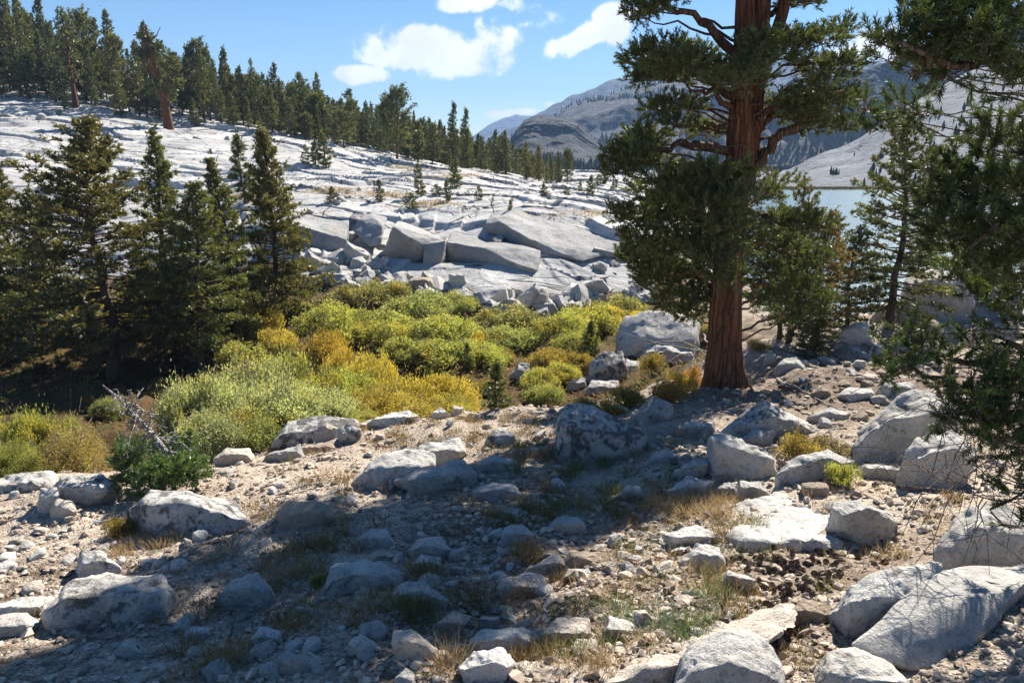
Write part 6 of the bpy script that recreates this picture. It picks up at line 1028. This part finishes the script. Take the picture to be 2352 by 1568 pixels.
for i, (u, vt, vb, wp, k, lab) in enumerate([(1440, 868, 935, 110, 'BR', 'brown green heath shrub below the humped boulders'), (1530, 858, 925, 105, 'RO', 'russet heath shrub behind the shaded grey boulder'), (1565, 838, 900, 90, 'O', 'orange heath shrub by the big red trunk'), (1500, 795, 870, 80, 'BR', 'shrub growing between the white boulders'), (1592, 828, 885, 70, 'RO', 'ruddy heath shrub touching the big red trunk'), (1345, 892, 952, 80, 'GY', 'grey dry shrub at the brink next to the black capped boulder'), (1500, 905, 960, 60, 'BR', 'low shrub squeezed between two shaded boulders'), (1400, 905, 950, 80, 'BR', 'low shrub above the black capped boulder'),
    (1838, 972, 1068, 150, 'BR', 'green and rust shrub behind the sharp white block'), (1930, 1034, 1112, 90, 'YG', 'yellow green shrub before the smooth low boulder'), (1905, 985, 1050, 120, 'GY', 'grey twiggy shrub beside the ramp like boulder'), (278, 1160, 1230, 90, 'BR', 'brown shrub against the lichen blotched flat boulder'), (730, 1305, 1345, 50, 'YG', 'small yellow green plant by the wide pale block'), (1740, 770, 800, 60, 'BR', 'low shrub behind the big red trunk'), (1620, 735, 790, 60, 'GY', 'dry shrub on the far side of the big red trunk')]):
    bush_px(HEATH[i % 3], u, vt, vb, wp, k, lab, 'heath shrubs', name='heath_shrub', cat='shrub')

# ------------------------------------------------------------------ grass: more blades than anyone could count
rg = np.random.RandomState(31); P, D, L, W, A = [], [], [], [], []
def tuft(p, n, ln, hue, spread=.5, r=.05):
    o = rg.randn(n, 3) * (r, r, 0); d = unit(np.array([0, 0, 1.0]) + rg.randn(n, 3) * (spread, spread, .12) + o * 4); P.append(p + o); D.append(d); L.append(ln * rg.uniform(.5, 1.2, n)); W.append(np.full(n, 1.0)); A.append(np.clip(hue + rg.randn(n) * .09, 0, 1))
def field(n, box, nb, ln, hues, clump=-.05, r=.06, spread=.5):
    u = rg.uniform(box[0], box[1], n); v = rg.uniform(box[2], box[3], n)
    for a, b in zip(u, v):
        if b < np.interp(a, [e[0] for e in EDGE], [e[1] for e in EDGE]) or (1590 < a < 1770 and b < 915) or under_rock(a, b): continue
        p = hit(a, b)
        if p[2] < -5.2 or fbm(xyz([p[0] * .9], [p[1] * .9], 51), 2)[0] < clump: continue
        tuft(p, int(nb * rg.uniform(.5, 1.4)), ln * rg.uniform(.6, 1.3), hues[rg.randint(len(hues))] + rg.randn() * .04, spread, r)
TANH, BRN, GRN = .15, .45, .85
field(230, (350, 1300, 1120, 1568), 80, .17, [BRN, BRN, TANH, .6], -.25)
field(100, (0, 500, 1130, 1450), 60, .14, [TANH, TANH, BRN], -.1)
field(240, (620, 1330, 950, 1110), 60, .09, [TANH, BRN, .6], -.15, .07, .7)
field(120, (1150, 1700, 1130, 1568), 70, .12, [.62, BRN, GRN, TANH], -.2)
field(60, (1180, 1550, 1020, 1200), 80, .15, [BRN, .6, GRN], -.2)
field(40, (1500, 1700, 1120, 1190), 110, .12, [TANH, TANH, .05], -.3, .09)
field(110, (1650, 2330, 1080, 1480), 50, .12, [TANH, BRN, .6], -.05)
field(120, (1750, 2340, 800, 930), 60, .13, [TANH, TANH, BRN], 0.0, .10)
for (u, v, n, ln, h) in [(470, 1418, 170, .24, BRN), (420, 1500, 160, .22, BRN), (500, 1510, 150, .20, .5), (945, 1405, 260, .26, .72), (960, 1425, 160, .2, BRN), (1000, 1330, 200, .22, BRN), (1210, 1280, 300, .24, BRN), (300, 1225, 200, .24, TANH), (365, 1200, 150, .17, TANH), (270, 1275, 200, .2, TANH), (350, 1260, 150, .18, TANH), (1180, 1085, 150, .18, GRN), (1385, 1075, 140, .16, .7), (1640, 1380, 200, .20, GRN), (1630, 1360, 150, .16, TANH), (1600, 1160, 200, .13, .05), (1650, 1150, 160, .12, .05), (1430, 1420, 150, .2, GRN), (1330, 1400, 120, .14, .7), (1560, 1250, 120, .18, GRN), (1830, 1530, 120, .13, .6), (1850, 1520, 100, .11, .5), (1300, 1500, 130, .18, .8), (1370, 1540, 150, .20, TANH), (1030, 1530, 160, .17, .1), (1000, 1440, 90, .12, .95), (1380, 1170, 120, .2, .65), (1720, 1210, 120, .15, .75), (640, 1430, 180, .15, BRN)]:
    for k in range(2): p = hit(u + rg.uniform(-14, 14), v + rg.uniform(-6, 6)); tuft(p, n // 2, ln * .8, h, .42, .07)
# sage green mat plants in the sunny corner
for k in range(90):
    u, v = rg.normal(1545, 45), rg.normal(1435, 20) if k < 55 else rg.uniform(1380, 1470)
    if k >= 55: u = rg.uniform(960, 1480)
    p = hit(u, min(v, 1560)); tuft(p, 40, .06, .985, .8, .05)
for k in range(200):                                          # dry sedge in the hollows of the granite benches
    u, v = [(900, 448), (985, 470), (760, 440), (1335, 492), (560, 452), (1040, 405), (930, 388)][k % 7]; p = hit(u + rg.normal(0, 34), v + rg.normal(0, 4), 30); tuft(p, 22, .28, .1, .7, .35); W[-1] *= 2.2
# marsh grass on the gully floor and between willows
az = rg.uniform(R_(-38), R_(14), 1500); r_ = np.exp(rg.uniform(math.log(12.5), math.log(42), 1500)); X = np.sin(az) * r_; Yy = np.cos(az) * r_; Z = height(X, Yy); gm = granite_mask(X, Yy)
for i in np.nonzero((Z < -5.4) & (gm < -.5))[0]: tuft(np.array([X[i], Yy[i], Z[i]]), 26, .22, rg.choice([.25, .3, .5, .7]), .6, .22); W[-1] *= 2.6
P, D, L, A = np.concatenate(P), np.concatenate(D), np.concatenate(L), np.concatenate(A); W = np.concatenate(W) * (.0045 + .0009 * np.clip(P[:, 1] - 4, 0, 40) * .5)
V, Fq, At = kites(P, D, L, W, rg, A)
m_, t, out = material('grass'); r = t.attr('rnd'); cr_ = t.new('ShaderNodeValToRGB'); t.put(cr_.inputs[0], r); e = cr_.color_ramp.elements
e[0].position, e[0].color = .0, (.50, .36, .19, 1); e[1].position, e[1].color = 1.0, (.20, .25, .19, 1)
for pos_, c_ in ((.2, (.40, .29, .15)), (.42, (.24, .145, .065)), (.55, (.27, .19, .08)), (.7, (.20, .20, .06)), (.9, (.13, .20, .05)), (.95, (.17, .22, .15))): q = e.new(pos_); q.color = c_ + (1,)
d = t.new('ShaderNodeBsdfDiffuse'); t.put(d.inputs[0], cr_.outputs[0]); tr = t.new('ShaderNodeBsdfTranslucent'); t.put(tr.inputs[0], cr_.outputs[0]); a = t.new('ShaderNodeMixShader'); a.inputs[0].default_value = .35; t.l.new(d.outputs[0], a.inputs[1]); t.l.new(tr.outputs[0], a.inputs[2]); t.l.new(a.outputs[0], out.inputs[0])
put('dry_grass', mesh_from('dry_grass', V, [Fq], {'rnd': At}), m_, label='dry brown grass tufts and low herbs over the terrace and gully', cat='grass', kind='stuff')

# ------------------------------------------------------------------ fallen cones and dead wood
rc = np.random.RandomState(41); mb = MB(); k = np.arange(80); th = k * 2.39996; zz = k / 80.0; rad = .36 * np.sin(np.clip(zz * .95 + .08, 0, 1) * math.pi) ** .6
Pc = np.stack([np.cos(th) * rad * .45, np.sin(th) * rad * .45, zz - .5], -1); Dc = np.stack([np.cos(th), np.sin(th), .25 + 0 * th], -1); S = unit(np.cross(Dc, (0, 0, 1))); Dn = unit(Dc); Lc = rad * .75 + .04
Vq = np.stack([Pc, Pc + Dn * Lc[:, None] * .7 + S * .09, Pc + Dn * Lc[:, None], Pc + Dn * Lc[:, None] * .7 - S * .09], 1).reshape(-1, 3); mb.add(Vq, np.arange(320).reshape(-1, 4), np.repeat(rc.rand(80), 4)); V, Fc = tube([(0, 0, -.5), (0, 0, 0), (0, 0, .45)], [.08, .16, .05], 6); mb.add(V, Fc, .2)
CONE = mb.mesh('pine_cone'); m_, t, out = material('cone_scales'); principled(t, out, t.mix(t.attr('rnd'), (.05, .037, .03), (.24, .18, .145)), .7, None, .25); CONE.materials.append(m_)
for k in range(290):
    if k < 200: u, v = rc.uniform(1660, 1930), 0; v = rc.uniform(np.interp(u, [1660, 1760, 1930], [1290, 1262, 1250]), np.interp(u, [1660, 1800, 1930], [1400, 1420, 1330]))
    elif k < 245: u, v = rc.uniform(1870, 2060), rc.uniform(1200, 1300)
    elif k < 265: u, v = rc.uniform(1640, 1830), rc.uniform(1390, 1470)
    else: u, v = rc.uniform(1700, 1960), rc.uniform(890, 960)
    if under_rock(u, v): continue
    p = hit(u, v); s = rc.uniform(.038, .07); o = put('pine_cone', CONE, None, None, tuple(p + (0, 0, .3 * s)), 'dark open pine cone lying on the soil', 'pine cone', 'fallen pine cones'); o.rotation_euler = (1.4 + rc.uniform(-.5, .5), rc.uniform(-.4, .4), rc.uniform(0, 6.28)); o.scale = (s, s, s)
def deadwood(pts, r, label, side=5, seed=0, name='dead_branch', mat=None):
    rs_ = np.random.RandomState(900 + seed); Q0 = [hit(u, v) + np.array([0, 0, h + r * .7]) for (u, v, h) in pts]; f = Q0[0]; Q = wiggly(Q0, rs_, r * .5, 12); mb = MB(); V, Fc = tube(Q - f, r * np.linspace(1, .35, 12), 6); mb.add(V, Fc); ln = np.linalg.norm(Q[-1] - Q[0])
    for i in range(side):
        b = Q[rs_.randint(2, 11)]; d = unit(rs_.randn(3) * (1, 1, .4) + np.array([0, 0, .3])) * ln * rs_.uniform(.08, .25); V, Fc = tube(wiggly([b, b + d * .5 + rs_.randn(3) * .02 * ln, b + d], rs_, .004, 5) - f, r * .4 * np.linspace(1, .4, 5), 4); mb.add(V, Fc)
    put(name, mb.mesh(name, True), mat or M_DEAD, None, tuple(f), label, 'dead branch')
for i, (pts, r, lab, sd) in enumerate([
    ([(1785, 872, 0), (1830, 900, .05), (1880, 922, .02), (1925, 942, 0)], .030, 'long grey dead branch on the litter behind the hump backed boulder', 8), ([(1600, 770, .5), (1620, 790, .3), (1632, 815, .1), (1620, 850, 0)], .04, 'bleached fallen limb leaning by the big red trunk', 8), ([(1560, 735, .1), (1590, 745, .3), (1615, 765, .25)], .05, 'silvery log stub on top of the huge humped boulder', 4),
    ([(1660, 1432, .02), (1720, 1405, .03), (1790, 1385, .02)], .010, 'thin stick lying across the pine cones', 4), ([(1880, 1320, .02), (1930, 1310, .03), (1990, 1290, .01)], .012, 'curved twig near the big rounded boulder', 4), ([(600, 1460, .05), (625, 1430, .12), (655, 1405, .05)], .010, 'pale forked twig in the dark lower grass', 5), ([(525, 1475, .02), (545, 1440, .12), (540, 1420, .2)], .011, 'dark dead twig sticking up on the darkest soil', 7), ([(655, 1415, .02), (690, 1385, .04), (720, 1360, .02)], .016, 'grey stick beside the largest shaded boulder', 3),
    ([(640, 1140, .02), (690, 1128, .04), (740, 1115, .02)], .018, 'silvery weathered branch on the gravel below the brown slab', 9), ([(1930, 1000, .1), (1900, 1020, .2), (1870, 1040, .1)], .012, 'bleached twig bundle beside the grey twiggy shrub', 14), ([(2180, 1010, .1), (2230, 1060, .1), (2290, 1110, .05)], .012, 'bare dead branch hanging before the round pale boulder', 10), ([(1760, 1430, .01), (1740, 1405, .05), (1735, 1380, .02)], .008, 'short straight twig standing among the cones', 2)]):
    deadwood(pts, r, lab, sd, i, mat=M_TWIG if 'dark' in lab else None)

# ------------------------------------------------------------------ forests on the far slopes, and the shore grass
def far_trees(name, V, n, hmin, hmax, seed, label, cond, mat):
    rs_ = np.random.RandomState(seed); nu, nt = V.shape[:2]; mb = MB(); done = 0
    for _ in range(n * 6):
        i, j = rs_.randint(nu), rs_.randint(nt - 24); p = V[i, j]
        if not cond(i / nu, j / (nt - 24.0), p): continue
        h = rs_.uniform(hmin, hmax); r = h * rs_.uniform(.13, .22); th = np.arange(6) * math.pi / 3; ring = lambda k, z: np.stack([np.cos(th) * r * k * rs_.uniform(.7, 1.2, 6), np.sin(th) * r * k * rs_.uniform(.7, 1.2, 6), np.full(6, z * h)], -1)
        Vt = np.concatenate([ring(.5, 0), ring(1, .18), ring(.85, .45), ring(.45, .75), [(0, 0, h)]]) + p - (0, 0, .06 * h); a = np.arange(6); b = (a + 1) % 6
        q = [np.stack([a + 6 * k, b + 6 * k, b + 6 * k + 6, a + 6 * k + 6], -1) for k in range(3)]; mb.add(Vt, q + [np.stack([a + 18, b + 18, np.full(6, 24)], -1)], rs_.rand()); done += 1
        if done >= n: break
    if mb.n: put(name, mb.mesh(name), mat, label=label, cat='forest', kind='stuff')
m_, t, out = material('far_conifers'); principled(t, out, t.mix(t.attr('rnd'), (.022, .034, .018), (.05, .062, .03)), .9, None, .1)
cl = lambda sc, s, th: (lambda i, j, p: fbm(xyz([p[0] * sc], [p[1] * sc], s), 3)[0] > th)
far_trees('forest', V4, 1500, 2.5, 5.5, 61, 'scattered conifers over the dark rock dome', lambda i, j, p: (j < .45 or j > .85) and cl(.02, 3, -.05)(i, j, p), m_)
far_trees('forest', V3, 2600, 3.5, 8, 62, 'conifers in bands over the middle ridge', lambda i, j, p: (j < .4 or .7 < j < .82 or j > .96) and cl(.01, 5, -.02)(i, j, p), m_)
far_trees('forest', V5, 1500, 3.5, 8, 63, 'conifers on the shaded mountainside', cl(.012, 7, -.0), m_)
far_trees('forest', V6, 130, 1.5, 4, 64, 'small conifers dotted over the pale lakeside slope', cl(.03, 9, .12), m_)
rg = np.random.RandomState(66); P, D, L, A = [], [], [], []
for k in range(900):
    x_ = rg.uniform(35, 140); y_ = 196 + rg.uniform(-1.0, 3.5); n = 14; P.append(np.array([x_, y_, LAKE_Z + .1]) + rg.randn(n, 3) * (.7, .4, 0)); L.append(rg.uniform(.3, .8, n)); A.append(rg.uniform(.05, .35, n))
for k in range(500):
    a = rg.uniform(0, 6.28); q = math.sqrt(rg.rand()); n = 14; P.append(np.array([56 + 6 * q * math.cos(a), 80 + 2.0 * q * math.sin(a), LAKE_Z + .02]) + rg.randn(n, 3) * (.4, .3, 0)); L.append(rg.uniform(.2, .45, n)); A.append(rg.uniform(.05, .35, n))
P = np.concatenate(P); L = np.concatenate(L); A = np.concatenate(A); V, Fq, At = kites(P, unit(np.array([0, 0, 1.0]) + rg.randn(len(P), 3) * .4), L, L * .35, rg, A)
mg, t, out = material('shore_grass'); principled(t, out, t.mix(t.attr('rnd'), (.36, .25, .07), (.20, .19, .05)), .9, None, .1)
put('shore_grass', mesh_from('shore_grass', V, [Fq], {'rnd': At}), mg, label='golden marsh grass along the lake shore and on a spit', cat='grass', kind='stuff')
# ------------------------------------------------------------------ the air: one even, closed box
hv = [(x, y, z) for x in (-4200, 4200) for y in (-350, 4300) for z in (-14, 340)]
m_, t, out = material('haze'); vp = t.new('ShaderNodeVolumePrincipled'); vp.inputs['Color'].default_value = (.37, .60, 1.0, 1); vp.inputs['Density'].default_value = 2.1e-4; vp.inputs['Anisotropy'].default_value = 0.0
t.l.new(vp.outputs[0], out.inputs['Volume'])
put('haze', mesh_from('haze', hv, [np.array([[0, 1, 3, 2], [4, 6, 7, 5], [0, 4, 5, 1], [2, 3, 7, 6], [0, 2, 6, 4], [1, 5, 7, 3]])]), m_, label='thin blue haze lying over the whole valley', cat='haze', kind='stuff')
